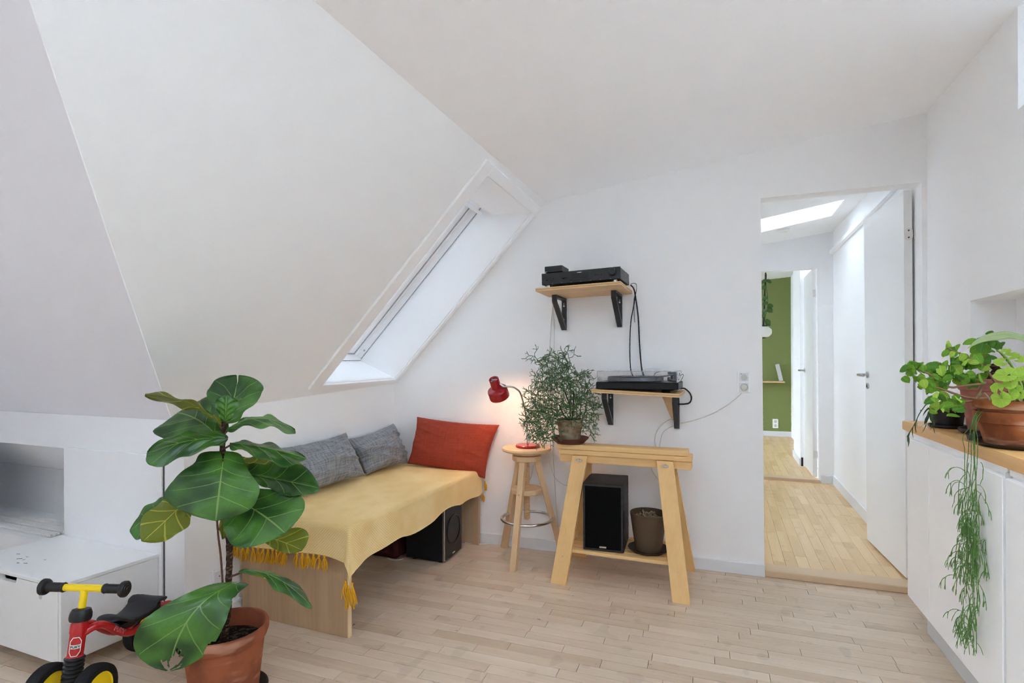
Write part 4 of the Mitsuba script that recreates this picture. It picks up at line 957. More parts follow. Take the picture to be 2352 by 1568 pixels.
ht = part('head_tube', lathe([(0, 0.108), (0.0245, 0.108), (0.0245, 0.112), (0.0225, 0.114), (0.0225, 0.182), (0.0248, 0.186), (0.0248, 0.212), (0.0225, 0.216), (0.0225, 0.226), (0, 0.226)], 40, COLB, cax), 'bike_red', k, smooth=30)
part('cap', lathe([(0, 0.222), (0.029, 0.222), (0.032, 0.230), (0.031, 0.246), (0.026, 0.258), (0.012, 0.262), (0, 0.262)], 36, COLB, cax), 'black_plastic', k, smooth=40)
BARC = on_col(0.325)
part('steering_stem', cyl(on_col(0.258), BARC, 0.0108, 24), 'bike_yellow', k, smooth=40)
BA = unit((0.925, 0.38, -0.035))
part('handlebar', cyl(BARC - BA * 0.075, BARC + BA * 0.075, 0.0115, 24), 'bike_yellow', k, smooth=40)
for s in (-1, 1):
    g = [(0, 0.066), (0.0150, 0.066), (0.0165, 0.070), (0.0150, 0.074)]
    for i in range(12):
        z = 0.076 + i * 0.0038; g += [(0.0142, z), (0.0150, z + 0.0012), (0.0150, z + 0.0026)]
    g += [(0.0145, 0.122), (0.024, 0.126), (0.0265, 0.131), (0.0265, 0.139), (0.022, 0.143), (0.017, 0.143), (0.016, 0.145), (0.008, 0.145), (0.007, 0.147), (0, 0.147)]
    part('grip', lathe(g, 36, BARC, BA * s), 'black_plastic', k, smooth=35)
# two swept frame tubes
def rail_pts(off):
    P = lambda s, z: HD + RV * s + AX * off * (0.35 if s < 0.05 else 1.0) + ZV * z
    return [P(0.035, 0.262), P(0.070, 0.274), P(0.105, 0.258), P(0.150, 0.216), P(0.195, 0.186), P(0.240, 0.180), P(0.290, 0.192), P(0.340, 0.212), P(0.385, 0.205), P(0.405, 0.150), P(0.410, 0.100)]
for s in (-1, 1):
    part('frame_tube', tube(cr(rail_pts(0.026 * s), 8), 0.0125, 18), 'bike_red', k, smooth=True)
part('rear_axle', cyl(HD + RV * 0.41 - AX * 0.11 + ZV * 0.087, HD + RV * 0.41 + AX * 0.11 + ZV * 0.087, 0.009, 16), 'bike_red', k)
for s in (-1, 1):
    wheel(HD + RV * 0.41 + AX * 0.115 * s + ZV * 0.087, AX)
# saddle: lofted shell
st_ = [(0.108, 0.012, 0.258, 0.008), (0.120, 0.030, 0.270, 0.012), (0.142, 0.044, 0.276, 0.016), (0.165, 0.050, 0.266, 0.016), (0.192, 0.050, 0.250, 0.016), (0.222, 0.052, 0.243, 0.015), (0.252, 0.057, 0.248, 0.015), (0.278, 0.063, 0.258, 0.016), (0.300, 0.067, 0.266, 0.018), (0.322, 0.065, 0.264, 0.018), (0.340, 0.055, 0.257, 0.016), (0.350, 0.036, 0.251, 0.012)]
S_ = np.array(st_); ss = np.linspace(0, len(S_) - 1, 60)
from scipy.interpolate import CubicSpline
cs_ = CubicSpline(np.arange(len(S_)), S_)
ring_n = 28; v = []
for q in ss:
    s, w, z, th = cs_(q); w = max(w, 0.006); th = max(th, 0.006)
    for t in np.arange(ring_n) * 2 * np.pi / ring_n:
        cx, cz = math.cos(t), math.sin(t)
        x = w * np.sign(cx) * abs(cx) ** 0.8
        top_ = z - 0.020 * (x / 0.08) ** 2 * (1 if s < 0.2 else 0.2 if s < 0.28 else -0.7)
        zz = top_ - th * (1 - cz) * 0.5 * (1.0 if cz > 0 else 1.35)
        v.append(HD + RV * s + AX * x + ZV * zz)
I, J = np.meshgrid(np.arange(len(ss) - 1), np.arange(ring_n), indexing='ij')
q4 = np.stack([I * ring_n + J, I * ring_n + (J + 1) % ring_n, (I + 1) * ring_n + (J + 1) % ring_n, (I + 1) * ring_n + J], -1).reshape(-1, 4)
sm = mesh(np.array(v), q4)
nv_ = len(v); e = np.arange(ring_n)
f = np.vstack([sm.faces, np.stack([np.full(ring_n, nv_), (e + 1) % ring_n, e], 1), np.stack([np.full(ring_n, nv_ + 1), nv_ - ring_n + e, nv_ - ring_n + (e + 1) % ring_n], 1)])
sm = trimesh.Trimesh(np.vstack([v, np.mean(v[:ring_n], 0), np.mean(v[-ring_n:], 0)]), f, process=False)
if sm.volume < 0:
    sm.invert()
part('saddle', sm, 'black_vinyl', k, smooth=60)
part('saddle_support', hull(np.vstack([box(HD + RV * 0.20 + ZV * 0.216, (0.05, 0.06, 0.024), .004).vertices, box(HD + RV * 0.31 + ZV * 0.226, (0.06, 0.06, 0.03), .004).vertices])), 'black_plastic', k)
# lettering on the frame and badge on the head tube
def outline_text(txt, h):
    return meshkit.text_mesh(txt, h, 0.0006, bold=True), meshkit.text_mesh(txt, h, 0.0009)
to, ti = outline_text('PUKY', 0.0145)
tb_ = cr(rail_pts(0.026), 8)
li = int(np.argmin(np.abs((tb_ - HD) @ RV - 0.128)))
tx = unit(tb_[li + 6] - tb_[li]); tn = unit(AX * 0.9 + ZV * 0.12 - tx * ((AX * 0.9 + ZV * 0.12) @ tx)); ty = np.cross(tn, tx)
pz = tb_[li] + tn * 0.0122 - ty * 0.0065
for m_, b_, o_ in ((to, 'print_white', 0.0), (ti, 'bike_red', 0.0003)):
    part('lettering', place(m_, tx, ty, np.cross(tx, ty), pz + np.cross(tx, ty) * o_), b_, k, label='white outlined lettering' if b_ == 'print_white' else None)
bn = unit(-RV * 0.80 + AX * 0.60); bxx = np.cross(cax, bn)
def curved(poly, d):
    m_ = trimesh.creation.extrude_polygon(poly, 0.0008, engine='earcut'); m_ = m_.subdivide().subdivide()
    v_ = np.array(m_.vertices); ang = v_[:, 0] / 0.0225; r_ = 0.0227 + d + v_[:, 2]
    m_.vertices = on_col(0.148) + np.outer(r_ * np.sin(ang), bxx) + np.outer(r_ * np.cos(ang), bn) + np.outer(v_[:, 1], cax)
    return m_
octo = shapely.Polygon([(-.008, -.030), (.008, -.030), (.0165, -.017), (.0165, .017), (.008, .030), (-.008, .030), (-.0165, .017), (-.0165, -.017)])
ring_ = octo.difference(octo.buffer(-0.0022))
bar_ = shapely.box(-.0155, -.006, .0155, .006)
bd = part('badge', cat(curved(ring_, 0), curved(bar_, 0)), 'print_white', k, label='white octagon badge')
tm = meshkit.text_mesh('PUKY', 0.0072, 0.0006, bold=True); tm = tm.copy(); tm.apply_translation((-tm.bounds[1][0] / 2, -0.0036, 0))
v_ = np.array(tm.vertices); ang = v_[:, 0] / 0.0225; r_ = 0.0237 + v_[:, 2]
tm.vertices = on_col(0.148) + np.outer(r_ * np.sin(ang), bxx) + np.outer(r_ * np.cos(ang), bn) + np.outer(v_[:, 1], cax)
part('lettering', tm, 'black_matte', k)

# ---------------------------------------------------------------- fiddle leaf fig
def terracotta(c0, c1, c2, sc=18.0):
    def fn(p, n, uv):
        a = dfbm(p.x * sc, p.y * sc, p.z * sc * 0.6, 4); b = dfbm(p.x * sc * 0.5 + 9, p.y * sc * 0.5, p.z * sc * 1.4, 3)
        c = dmix(lc(*c0), lc(*c1), dsmooth(0.35, 0.7, a))
        return dmix(c, lc(*c2), dsmooth(0.55, 0.75, b) * 0.7)
    return mikit.proc(fn)
pbsdf('terracotta', terracotta((146, 82, 54), (122, 68, 46), (178, 132, 108)), 0.7, 0.25)
FP = np.array([-1.628, 1.352, 0.0])
one('saucer', lathe([(0, 0), (0.118, 0), (0.136, 0.020), (0.138, 0.024), (0.134, 0.024), (0.115, 0.005), (0, 0.005)], 56, FP), 'saucer_dark', 40, 'dark saucer on the floor under the big terracotta pot of the fig tree', 'saucer')
fig = thing('fiddle_leaf_fig', 'tall fiddle leaf fig in a terracotta pot in front of the daybed', 'potted plant')
part('pot', lathe([(0, 0), (0.102, 0), (0.105, 0.004), (0.1235, 0.168), (0.1245, 0.172), (0.1235, 0.175), (0.1265, 0.196), (0.1275, 0.200), (0.134, 0.203), (0.1405, 0.222), (0.141, 0.240), (0.1385, 0.246), (0.131, 0.246), (0.127, 0.238), (0.120, 0.185), (0.118, 0.180)], 64, FP + ZV * 0.0055), 'terracotta', fig, smooth=35)
part('soil', soil_disc(FP + ZV * 0.192, 0.121, 9, 0.012, 40), 'soil', fig)
def bark(p, n, uv):
    return dmix(lc(50, 34, 28), lc(112, 86, 68), dsmooth(0.5, 0.75, dfbm(p.x * 90, p.y * 90, p.z * 160, 3)))
pbsdf('bark', mikit.proc(bark), 0.8, 0.2)
pbsdf('petiole', (92, 62, 50), 0.5, 0.3)
FT = 1.86
trunk = [FP + np.array([-0.008, 0.0, 0.185]), (-1.612, 1.351, 0.3085), (-1.614, 1.356, 0.4125), (-1.611, 1.357, 0.5158), (-1.618, 1.354, 0.6403), (-1.627, 1.351, 0.7922), (-1.632, 1.348, 0.8834), (-1.628, 1.35, 0.9623)]
tp_ = cr(trunk, 10)
rr_ = np.interp(np.arange(len(tp_)), [0, 8, 25, 50, len(tp_) - 1], [0.015, 0.0105, 0.0105, 0.0105, 0.0075])
rr_ = rr_ * (1 + 0.10 * np.sin(np.arange(len(tp_)) * 1.9))
part('trunk', tube(tp_, rr_, 14), 'bark', fig, smooth=True)
part('side_stem', tube(cr([(-1.623, 1.341, 0.3834), (-1.626, 1.335, 0.494), (-1.63, 1.328, 0.5785), (-1.617, 1.311, 0.6964), (-1.614, 1.323, 0.8058)], 8), 0.0034, 8), 'petiole', fig, smooth=True)

def leaf_tex(p, n, uv):
    s, q = uv.x, dr.abs(uv.y)
    ph = (s - 0.34 * q * (1.15 - 0.35 * q)) * 4.3 + 0.35
    fr = dr.abs(ph - dr.floor(ph + 0.5)) / 4.3
    wv = 0.0085 * (1.2 - 0.9 * q)
    vein = 1 - dsmooth(wv * 0.45, wv * 1.2, fr)
    vein = dr.select((q > 0.02) & (q < 0.93) & (s - 0.30 * q < 0.80), vein, 0.0)
    mid = 1 - dsmooth(0.012, 0.030, q)
    v = dr.maximum(vein * 0.8, mid)
    tone = dfbm(p.x * 12, p.y * 12, p.z * 12, 2)
    base = dmix(lc(34, 70, 28), lc(70, 116, 44), dsmooth(0.3, 0.72, tone))
    fine = dfbm(s * 60, q * 40, 3.0, 2)
    base = base * (0.9 + 0.2 * fine)
    return dmix(base, lc(134, 162, 88), v * 0.6)
def under_tex(p, n, uv):
    s, q = uv.x, dr.abs(uv.y)
    ph = (s - 0.34 * q * (1.15 - 0.35 * q)) * 4.3 + 0.35
    fr = dr.abs(ph - dr.floor(ph + 0.5)) / 4.3
    v = dr.maximum(dr.select(s - 0.30 * q < 0.80, (1 - dsmooth(0.006, 0.016, fr)) * 0.8, 0.0), 1 - dsmooth(0.014, 0.034, q))
    return dmix(lc(106, 116, 34), lc(186, 180, 72), v * 0.8)
up_ = {'type': 'principled', 'base_color': mikit.proc(leaf_tex), 'roughness': 0.33, 'specular': 0.5}
scene['mat_fig_leaf'] = {'type': 'twosided', 'b1': up_, 'b2': {'type': 'principled', 'base_color': mikit.proc(under_tex), 'roughness': 0.5, 'specular': 0.3}}
WS = np.array([[0, .05], [.03, .34], [.08, .48], [.18, .56], [.30, .68], [.45, .86], [.58, .98], [.68, 1.0], [.78, .96], [.88, .80], [.95, .52], [.985, .28], [1, .06]])
from scipy.interpolate import PchipInterpolator
wfun = PchipInterpolator(WS[:, 0], WS[:, 1])
def fig_leaf(base, mid, tip, left, right, lobe=0.0, notch=0.0, wave=0.010, seed=0, under=False, sw=0.62, bites=()):
    base, mid, tip, left, right = (np.asarray(p, float) for p in (base, mid, tip, left, right))
    ns, nq = 56, 37
    s = np.linspace(0, 1, ns)[:, None]; q = np.linspace(-1, 1, nq)[None, :]
    q = q + np.zeros_like(s); s = s + np.zeros_like(q)
    aq = np.abs(q)
    se = s * (1 - notch * np.clip(1 - aq * 2.0, 0, 1) ** 1.3 * (s > 0.5)) - lobe * (aq ** 1.4) * (1 - s) ** 4
    def M(t):
        c = 2 * mid - (base + tip) / 2
        t = t[..., None]
        return (1 - t) ** 2 * base + 2 * t * (1 - t) * c + t ** 2 * tip
    ms = M(np.array([sw]))[0]
    Lv, Rv = left - ms, right - ms
    w = wfun(np.clip(s, 0, 1)) / wfun(sw)
    side = np.where(q[..., None] < 0, Lv, Rv)
    P = M(se) + side * (aq * w)[..., None]
    nm = unit(np.cross(tip - base, right - left))
    L_ = np.linalg.norm(tip - base)
    nz = (meshkit.fbm(np.stack([s * 3.0, q * 1.6, s * 0], -1) + seed * 7.3, 3, seed) - 0.5) * 2
    ph = (s - 0.34 * aq * (1.15 - 0.35 * aq)) * 4.3 + 0.35
    puck = np.cos(2 * np.pi * ph) * -0.0016 * np.clip(aq * 4, 0, 1) * (1 - aq * 0.6)
    edge = np.sin(s * 17 + seed) * 0.006 * aq ** 4
    P = P + nm * (wave * nz * aq * 1.4 + puck * (-1 if under else 1) + edge - 0.012 * np.exp(-(aq / 0.10) ** 2) * 0.35)[..., None]
    idx = np.arange(ns * nq).reshape(ns, nq)
    a = np.stack([idx[:-1, :-1], idx[:-1, 1:], idx[1:, 1:], idx[1:, :-1]], -1).reshape(-1, 4)
    if bites:
        cen = np.stack([s[:-1, :-1] + .5 / ns, q[:-1, :-1] + 1 / nq], -1).reshape(-1, 2)
        keep = np.ones(len(a), bool)
        for bs, bq, br in bites:
            jag = 0.25 * np.sin(np.arctan2(cen[:, 1] - bq, cen[:, 0] - bs) * 7)
            keep &= np.hypot((cen[:, 0] - bs), (cen[:, 1] - bq) * 0.5) > br * (1 + jag)
        a = a[keep]
    m = mesh(P.reshape(-1, 3), a)
    view = CAM - P.reshape(-1, 3).mean(0)
    facing = (np.array(m.face_normals).mean(0)) @ view > 0
    if facing == under:
        m.invert()
    uv = np.stack([s, q], -1).reshape(-1, 2)
    return m, uv
def A(u, v, t):
    R_ = np.cross(VIEW, UP)
    return CAM + t * (VIEW + R_ * (u - 1176) / 1224.8 + UP * (828.4 - v) / 1224.8)

fig_leaves = []
fig_leaves.append(((-1.626, 1.351, 0.9562), (-1.636, 1.401, 1.039), (-1.658, 1.435, 1.121), (-1.734, 1.372, 1.055), (-1.552, 1.445, 1.054), {'notch': 0.24, 'wave': 0.006, 'sw': 0.6, 'seed': 1}))
fig_leaves.append(((-1.597, 1.33, 0.9656), (-1.577, 1.317, 1.017), (-1.575, 1.317, 1.059), (-1.602, 1.296, 1.025), (-1.555, 1.347, 1.022), {'wave': 0.004, 'seed': 2}))
fig_leaves.append(((-1.627, 1.34, 0.9484), (-1.685, 1.273, 1.025), (-1.781, 1.181, 1.064), (-1.608, 1.186, 1.057), (-1.805, 1.344, 1.003), {'under': True, 'wave': 0.006, 'seed': 3}))
fig_leaves.append(((-1.654, 1.361, 0.8926), (-1.765, 1.37, 0.9548), (-1.911, 1.387, 0.9801), (-1.912, 1.322, 0.8989), (-1.753, 1.429, 1.035), {'wave': 0.008, 'seed': 4}))
fig_leaves.append(((-1.588, 1.334, 0.9118), (-1.668, 1.248, 0.9107), (-1.735, 1.156, 0.8779), (-1.735, 1.275, 0.9274), (-1.665, 1.184, 0.8467), {'wave': 0.008, 'seed': 5}))
fig_leaves.append(((-1.619, 1.354, 0.9319), (-1.485, 1.375, 0.9726), (-1.35, 1.397, 0.9327), (-1.521, 1.436, 0.9758), (-1.38, 1.32, 0.9523), {'wave': 0.01, 'seed': 6}))
fig_leaves.append(((-1.6, 1.351, 0.8863), (-1.453, 1.367, 0.8757), (-1.289, 1.379, 0.8487), (-1.497, 1.435, 0.8795), (-1.365, 1.305, 0.8481), {'wave': 0.006, 'seed': 7}))
fig_leaves.append(((-1.596, 1.32, 0.839), (-1.537, 1.257, 0.7598), (-1.532, 1.238, 0.6579), (-1.695, 1.204, 0.7753), (-1.437, 1.319, 0.7661), {'lobe': 0.14, 'wave': 0.008, 'sw': 0.52, 'seed': 8}))
fig_leaves.append(((-1.588, 1.409, 0.7713), (-1.452, 1.442, 0.7504), (-1.311, 1.467, 0.7294), (-1.465, 1.48, 0.8104), (-1.409, 1.395, 0.7193), {'wave': 0.006, 'seed': 9}))
fig_leaves.append(((-1.628, 1.415, 0.808), (-1.558, 1.486, 0.7904), (-1.451, 1.55, 0.7795), (-1.587, 1.517, 0.8218), (-1.528, 1.477, 0.7594), {'under': True, 'wave': 0.006, 'seed': 10}))
fig_leaves.append(((-1.597, 1.352, 0.7035), (-1.467, 1.361, 0.6541), (-1.361, 1.36, 0.6015), (-1.383, 1.416, 0.7256), (-1.534, 1.28, 0.5883), {'lobe': 0.06, 'wave': 0.01, 'sw': 0.55, 'seed': 11}))
fig_leaves.append(((-1.543, 1.427, 0.5478), (-1.491, 1.47, 0.5236), (-1.42, 1.498, 0.4904), (-1.44, 1.512, 0.5657), (-1.484, 1.44, 0.5045), {'under': True, 'wave': 0.006, 'seed': 12}))
fig_leaves.append(((-1.773, 1.313, 0.6813), (-1.857, 1.258, 0.6445), (-1.902, 1.207, 0.5935), (-1.897, 1.285, 0.6766), (-1.817, 1.22, 0.5877), {'wave': 0.008, 'seed': 13}))
fig_leaves.append(((-1.744, 1.303, 0.7016), (-1.752, 1.246, 0.6524), (-1.813, 1.19, 0.5728), (-1.84, 1.243, 0.6651), (-1.699, 1.257, 0.611), {'under': True, 'wave': 0.012, 'seed': 14}))
fig_leaves.append(((-1.623, 1.352, 0.6434), (-1.651, 1.362, 0.5948), (-1.658, 1.37, 0.5423), (-1.662, 1.358, 0.5918), (-1.641, 1.377, 0.5886), {'under': True, 'wave': 0.004, 'seed': 15}))
fig_leaves.append(((-1.57, 1.341, 0.4097), (-1.585, 1.195, 0.3644), (-1.643, 1.161, 0.1928), (-1.686, 1.111, 0.3663), (-1.521, 1.264, 0.3194), {'lobe': 0.05, 'wave': 0.012, 'sw': 0.58, 'notch': 0.05, 'bites': ((0.985, 0.18, 0.11), (1.0, -0.3, 0.06), (0.8, 0.98, 0.06), (1.0, 0.55, 0.05), (0.3, 0.97, 0.03)), 'seed': 16}))
fig_leaves.append(((-1.573, 1.361, 0.4406), (-1.419, 1.369, 0.4407), (-1.259, 1.369, 0.3665), (-1.403, 1.419, 0.4318), (-1.359, 1.329, 0.4294), {'wave': 0.016, 'seed': 17}))
for *pts_, opt in fig_leaves:
    m_, uv_ = fig_leaf(*pts_, **opt)
    lf = part('leaf', m_, 'fig_leaf', fig, True, uv=uv_)
    b_ = np.array(pts_[0]); near = tp_[np.argmin(np.linalg.norm(tp_ - b_ - np.array([0, 0, -0.02]), axis=1))]
    if 0.004 < np.linalg.norm(near - b_) < 0.20:
        part('petiole', tube(cr([near, (near + b_) / 2 + np.array([0, 0, -0.004]), b_ + (np.array(pts_[1]) - b_) * 0.06], 5), 0.0034, 8), 'petiole', lf, smooth=True)
for z_ in (0.245, 0.285, 0.33, 0.40):
    pass


# ---------------------------------------------------------------- open door to the hall, second door, far room things
pbsdf('door_white', (226, 225, 223), 0.4, 0.5)
pbsdf('hinge_white', (214, 211, 206), 0.4, 0.4)
k = struct('door_1', hull([(0.8525, 3.295, 0.046), (0.889, 3.297, 0.046), (0.812, 3.925, 0.046), (0.848, 3.927, 0.046), (0.8475, 3.295, 2.036), (0.884, 3.297, 2.036), (0.802, 3.925, 2.036), (0.838, 3.927, 2.036)]), 'door_white', 'white flush door standing open into the hall')
dn = unit(np.array([0.8475 - 0.802, 3.295 - 3.925, 0])); dnn = np.array([dn[1], -dn[0], 0.0])   # dn along the leaf towards the hinge, dnn out of its visible face
dnn = dnn if dnn[0] < 0 else -dnn
def on_door(a, z, d=0.0):                       # a = metres from the free edge
    lean = (2.036 - z) / 1.99
    return np.array([0.802 + 0.0100 * lean, 3.925, 0]) + dn * a + ZV * z + dnn * d
hd = part('handle', cat(cyl(on_door(0.052, 1.075), on_door(0.052, 1.075, 0.008), 0.021, 28, bevel=.002), tube(cr([on_door(0.052, 1.075, 0.006), on_door(0.052, 1.075, 0.046), on_door(0.060, 1.075, 0.055), on_door(0.10, 1.074, 0.056), on_door(0.155, 1.073, 0.054)], 8), 0.0085, 14)), 'steel', k, smooth=40)
part('keyhole_plate', cat(cyl(on_door(0.052, 1.006), on_door(0.052, 1.006, 0.007), 0.019, 28, bevel=.002)), 'steel', k, smooth=40)
part('keyhole', box(on_door(0.052, 1.005, 0.0075), (0.002, 0.006, 0.014)), 'black_matte', k)
for z in (1.811, 0.30):
    c = np.array([0.868 + (2.036 - z) * 0.0025, 3.2948, z])
    ov = shapely.union_all([shapely.Point(0, 0.014).buffer(0.0175), shapely.Point(0, -0.014).buffer(0.0175), shapely.box(-.0175, -.014, .0175, .014)])
    hg = part('hinge', place(trimesh.creation.extrude_polygon(ov, 0.0022, engine='earcut'), (1, 0, 0), ZV, (0, -1, 0), c), 'hinge_white', k)
    for dz in (0.018, -0.018):
        part('screw_head', cyl(c + ZV * dz + np.array([0, -.0022, 0]), c + ZV * dz + np.array([0, -.0030, 0]), 0.0042, 12), 'arm_grey', hg)
    for i in range(3):
        part('knuckle', cyl((0.8985, 3.292, z - 0.027 + i * 0.0185), (0.8985, 3.292, z - 0.027 + i * 0.0185 + 0.0172), 0.0075, 16, bevel=.001), 'hinge_white', hg, smooth=40)
jl = on_back(0.905, 0)
struct('trim_4', cat(bx(0.899, 0.925, 3.225, 3.312, 0, 2.02, 0.002)), 'paint_trim', 'white door lining on the hinge side of the near doorway')
struct('door_2', bx(0.748, 0.786, 5.69, 6.27, 0.072, 2.02, 0.002), 'door_white', 'white second door standing open into the far room')
k = 'door_2'
for s, x in ((-1, 0.748), (1, 0.786)):
    part('handle', cat(cyl((x, 6.21, 1.06), (x + s * 0.008, 6.21, 1.06), 0.021, 24), tube(cr([(x, 6.21, 1.06), (x + s * 0.045, 6.21, 1.06), (x + s * 0.055, 6.20, 1.06), (x + s * 0.055, 6.09, 1.06)], 6), 0.009, 12)), 'steel', k, smooth=40)
for z in (1.79, 0.281):
    part('hinge', cat(bx(0.752, 0.786, 5.6875, 5.6898, z - 0.035, z + 0.035, 0.001), cyl((0.793, 5.686, z - .03), (0.793, 5.686, z + .03), 0.007, 14)), 'hinge_white', k)
struct('trim_5', cat(bx(0.795, 0.815, 5.6, 5.69, 0, 2.02, 0.002)), 'paint_trim', 'white lining of the second doorway')
one('door_stop', cat(bx(0.718, 0.738, 6.278, 6.289, FF, 0.15, 0.003)), 'black_plastic', label='small black door stop at the foot of the white wall return', category='door stop')
k = thing('pendant_lamp', 'white oval glass pendant lamp with black fittings in front of the green wall', 'lamp')
pbsdf('opal_glass', (236, 234, 228), 0.25, 0.5)
PLc = np.array([0.41, 7.5, 1.525])
part('glass_shade', lathe([(0.05, -0.07), (0.09, -0.062), (0.122, -0.03), (0.128, 0), (0.122, 0.03), (0.09, 0.062), (0.05, 0.07)], 40, PLc), 'opal_glass', k, smooth=True)
part('fitting', cat(cyl(PLc + ZV * 0.068, PLc + ZV * 0.082, 0.075, 28), cyl(PLc - ZV * 0.082, PLc - ZV * 0.068, 0.055, 28)), 'black_plastic', k, smooth=30)
part('suspension', cat(tube([PLc + ZV * 0.08, (0.41, 7.5, 2.33)], 0.006, 8), tube([PLc + ZV * 0.08 + np.array([.03, 0, 0]), (0.47, 7.5, 2.33)], 0.009, 8)), 'black_plastic', k)
pbsdf('leaf_dark', (62, 92, 40), 0.45, 0.4)
pbsdf('leaf_mid', (96, 128, 52), 0.45, 0.4)
SL_UV = {}
def small_leaf(base, dirn, nrm, l, w, cup=0.12, droop=0.2, lobed=0, n=9, m_=7):
    """A small leaf with a rounded, optionally scalloped outline."""
    d_ = unit(dirn); nrm = np.asarray(nrm, float); nrm = unit(nrm - d_ * (nrm @ d_)); sd = np.cross(nrm, d_)
    s = np.linspace(0, 1, n); P = []
    for si in s:
        ww = w * math.sin(math.pi * min(1, si ** 0.75)) ** 0.6 if 0 < si < 1 else w * 0.04
        if lobed:
            ww *= 1 + 0.055 * math.cos(si * lobed * 2 * math.pi)
        for q in np.linspace(-1, 1, m_):
            P.append(np.asarray(base) + d_ * l * si + sd * ww * q + nrm * (cup * w * abs(q) ** 1.6 - droop * l * si ** 2))
    I, J = np.meshgrid(np.arange(n - 1), np.arange(m_ - 1), indexing='ij'); b = I * m_ + J
    SL_UV[(n, m_)] = np.stack([np.repeat(s, m_), np.tile(np.linspace(-1, 1, m_), n)], 1)
    return mesh(np.array(P), np.stack([b, b + 1, b + m_ + 1, b + m_], -1).reshape(-1, 4))
k = thing('hanging_vine', 'thin green vine hanging beside the pendant lamp', 'plant')
vp = cr([(0.475, 7.46, 2.25), (0.47, 7.46, 2.10), (0.49, 7.46, 1.9), (0.46, 7.46, 1.72), (0.455, 7.46, 1.64)], 6)
part('stem', tube(vp, 0.004, 6), 'leaf_dark', k)
rg = np.random.default_rng(31)
for i in range(14):
    b = vp[rg.integers(2, len(vp))]
    part('leaf', small_leaf(b, (rg.choice([-1, 1]) * 1.0, rg.normal(0, .3), -0.5), (rg.normal(0, .3), -1, .5), 0.075, 0.026), 'leaf_dark', k, True)
k = thing('wall_shelf', 'thin wooden shelf on the far green wall', 'shelf')
part('board', bx(-0.4, 0.765, 8.40, 8.598, 0.842, 0.862, 0.002), 'wood_ply', k)
one('leaning_board', beam((0.725, 8.5, 0.864), (0.675, 8.52, 1.105), 0.05, 0.05, (1, 0, 0), 0.002), 'socket_grey', label='slim pale grey upright leaning on the shelf of the green wall', category='board')
k = thing('wall_socket', 'white wall socket low on the olive green wall', 'wall socket')
part('plate', bx(0.618, 0.692, 8.588, 8.6, 0.178, 0.312, 0.002), 'paint_trim', k)
for z in (.215, .275):
    part('outlet', cyl((0.655, 8.588, z), (0.655, 8.586, z), 0.02, 20), 'socket_grey', k)
hc = on_hall(0.45, 5.05)
pbsdf('detector', (226, 224, 220), 0.5, 0.4)
one('smoke_detector', lathe([(0, -0.022), (0.035, -0.022), (0.048, -0.012), (0.05, 0.0), (0, 0.0)], 32, hc), 'detector', 35, 'flat round white smoke detector on the hall ceiling', 'smoke detector')

# ---------------------------------------------------------------- low cabinets along the right wall
pbsdf('cabinet_white', (246, 247, 248), 0.3, 0.5)
pbsdf('cabinet_gap', (60, 58, 56), 0.8, 0.1)
pbsdf('plinth_grey', (206, 209, 210), 0.5, 0.3)
pbsdf('worktop', wood(1, (230, 186, 126), (208, 156, 96), 90, 7), 0.32, 0.5)
CD = unit((0.0145, -1, 0)); CXn = np.array([1.0, 0.0145, 0.0])
CP0 = np.array([0.757, 2.909, 0.0])
cb = lambda a0, a1, d0, d1, z0, z1, b=0.0015: place(bx(d0, d1, a0, a1, z0, z1, b), CXn, CD, np.cross(CXn, CD), CP0) if np.cross(CXn, CD)[2] > 0 else place(bx(d0, d1, a0, a1, -z1, -z0, b), CXn, CD, np.cross(CXn, CD), CP0)
seams = [0.0, 0.267, 0.580, 0.868]
ends = [2.62]
k = thing('base_cabinet', 'white handleless base cabinet under the wooden worktop on the right', 'cabinet')
part('carcass', cb(0.002, 0.8695, 0.0195, 0.15, 0.10, 0.8435, 0.001), 'cabinet_white', k)
for i in range(3):
    part('door', cb(seams[i] + 0.0012, seams[i + 1] - 0.0012, 0.0, 0.019, 0.102, 0.8145, 0.002), 'cabinet_white', k)
for a0, a1 in ((0.0, 0.268), (0.269, 0.58), (0.581, 0.868)):
    part('top_strip', cb(a0 + .001, a1 - .001, 0.012, 0.0195, 0.822, 0.844, 0.001), 'cabinet_white', k)
part('plinth', cb(0.133, 0.87, 0.034, 0.05, 0.0, 0.0995, 0.001), 'plinth_grey', k)
k = thing('base_cabinet', 'second white base cabinet at the right edge, nearest the camera', 'cabinet')
part('carcass', cb(0.882, 2.6, 0.0195, 0.118, 0.10, 0.8435, 0.001), 'cabinet_white', k)
for a0, a1 in ((0.882, 1.45), (1.453, 2.02), (2.023, 2.59)):
    part('door', cb(a0, a1, 0.0, 0.019, 0.102, 0.8145, 0.004), 'cabinet_white', k)
    part('top_strip', cb(a0, a1, 0.012, 0.0195, 0.822, 0.844, 0.001), 'cabinet_white', k)
part('plinth', cb(0.882, 2.6, 0.034, 0.05, 0.0, 0.0995, 0.001), 'plinth_grey', k)
part('filler', cb(0.8708, 0.8812, 0.006, 0.118, 0.10, 0.83), 'socket_grey', k)
wt = [(-0.056, -0.004), (2.65, -0.004), (2.65, 0.20), (-0.056, 0.20)]
wpoly = [tuple((CP0 + CD * a + CXn * d)[:2]) for a, d in ((-0.056, -0.002), (2.65, -0.002))] + [(RIGHT - 0.001, 0.27), (RIGHT - 0.001, 0.56), (RIGHT + ND - 0.003, 0.56), (RIGHT + ND - 0.003, NY - 0.003), (RIGHT - 0.001, NY - 0.003), (RIGHT - 0.001, 2.962)]
g = shapely.Polygon(wpoly).buffer(0)
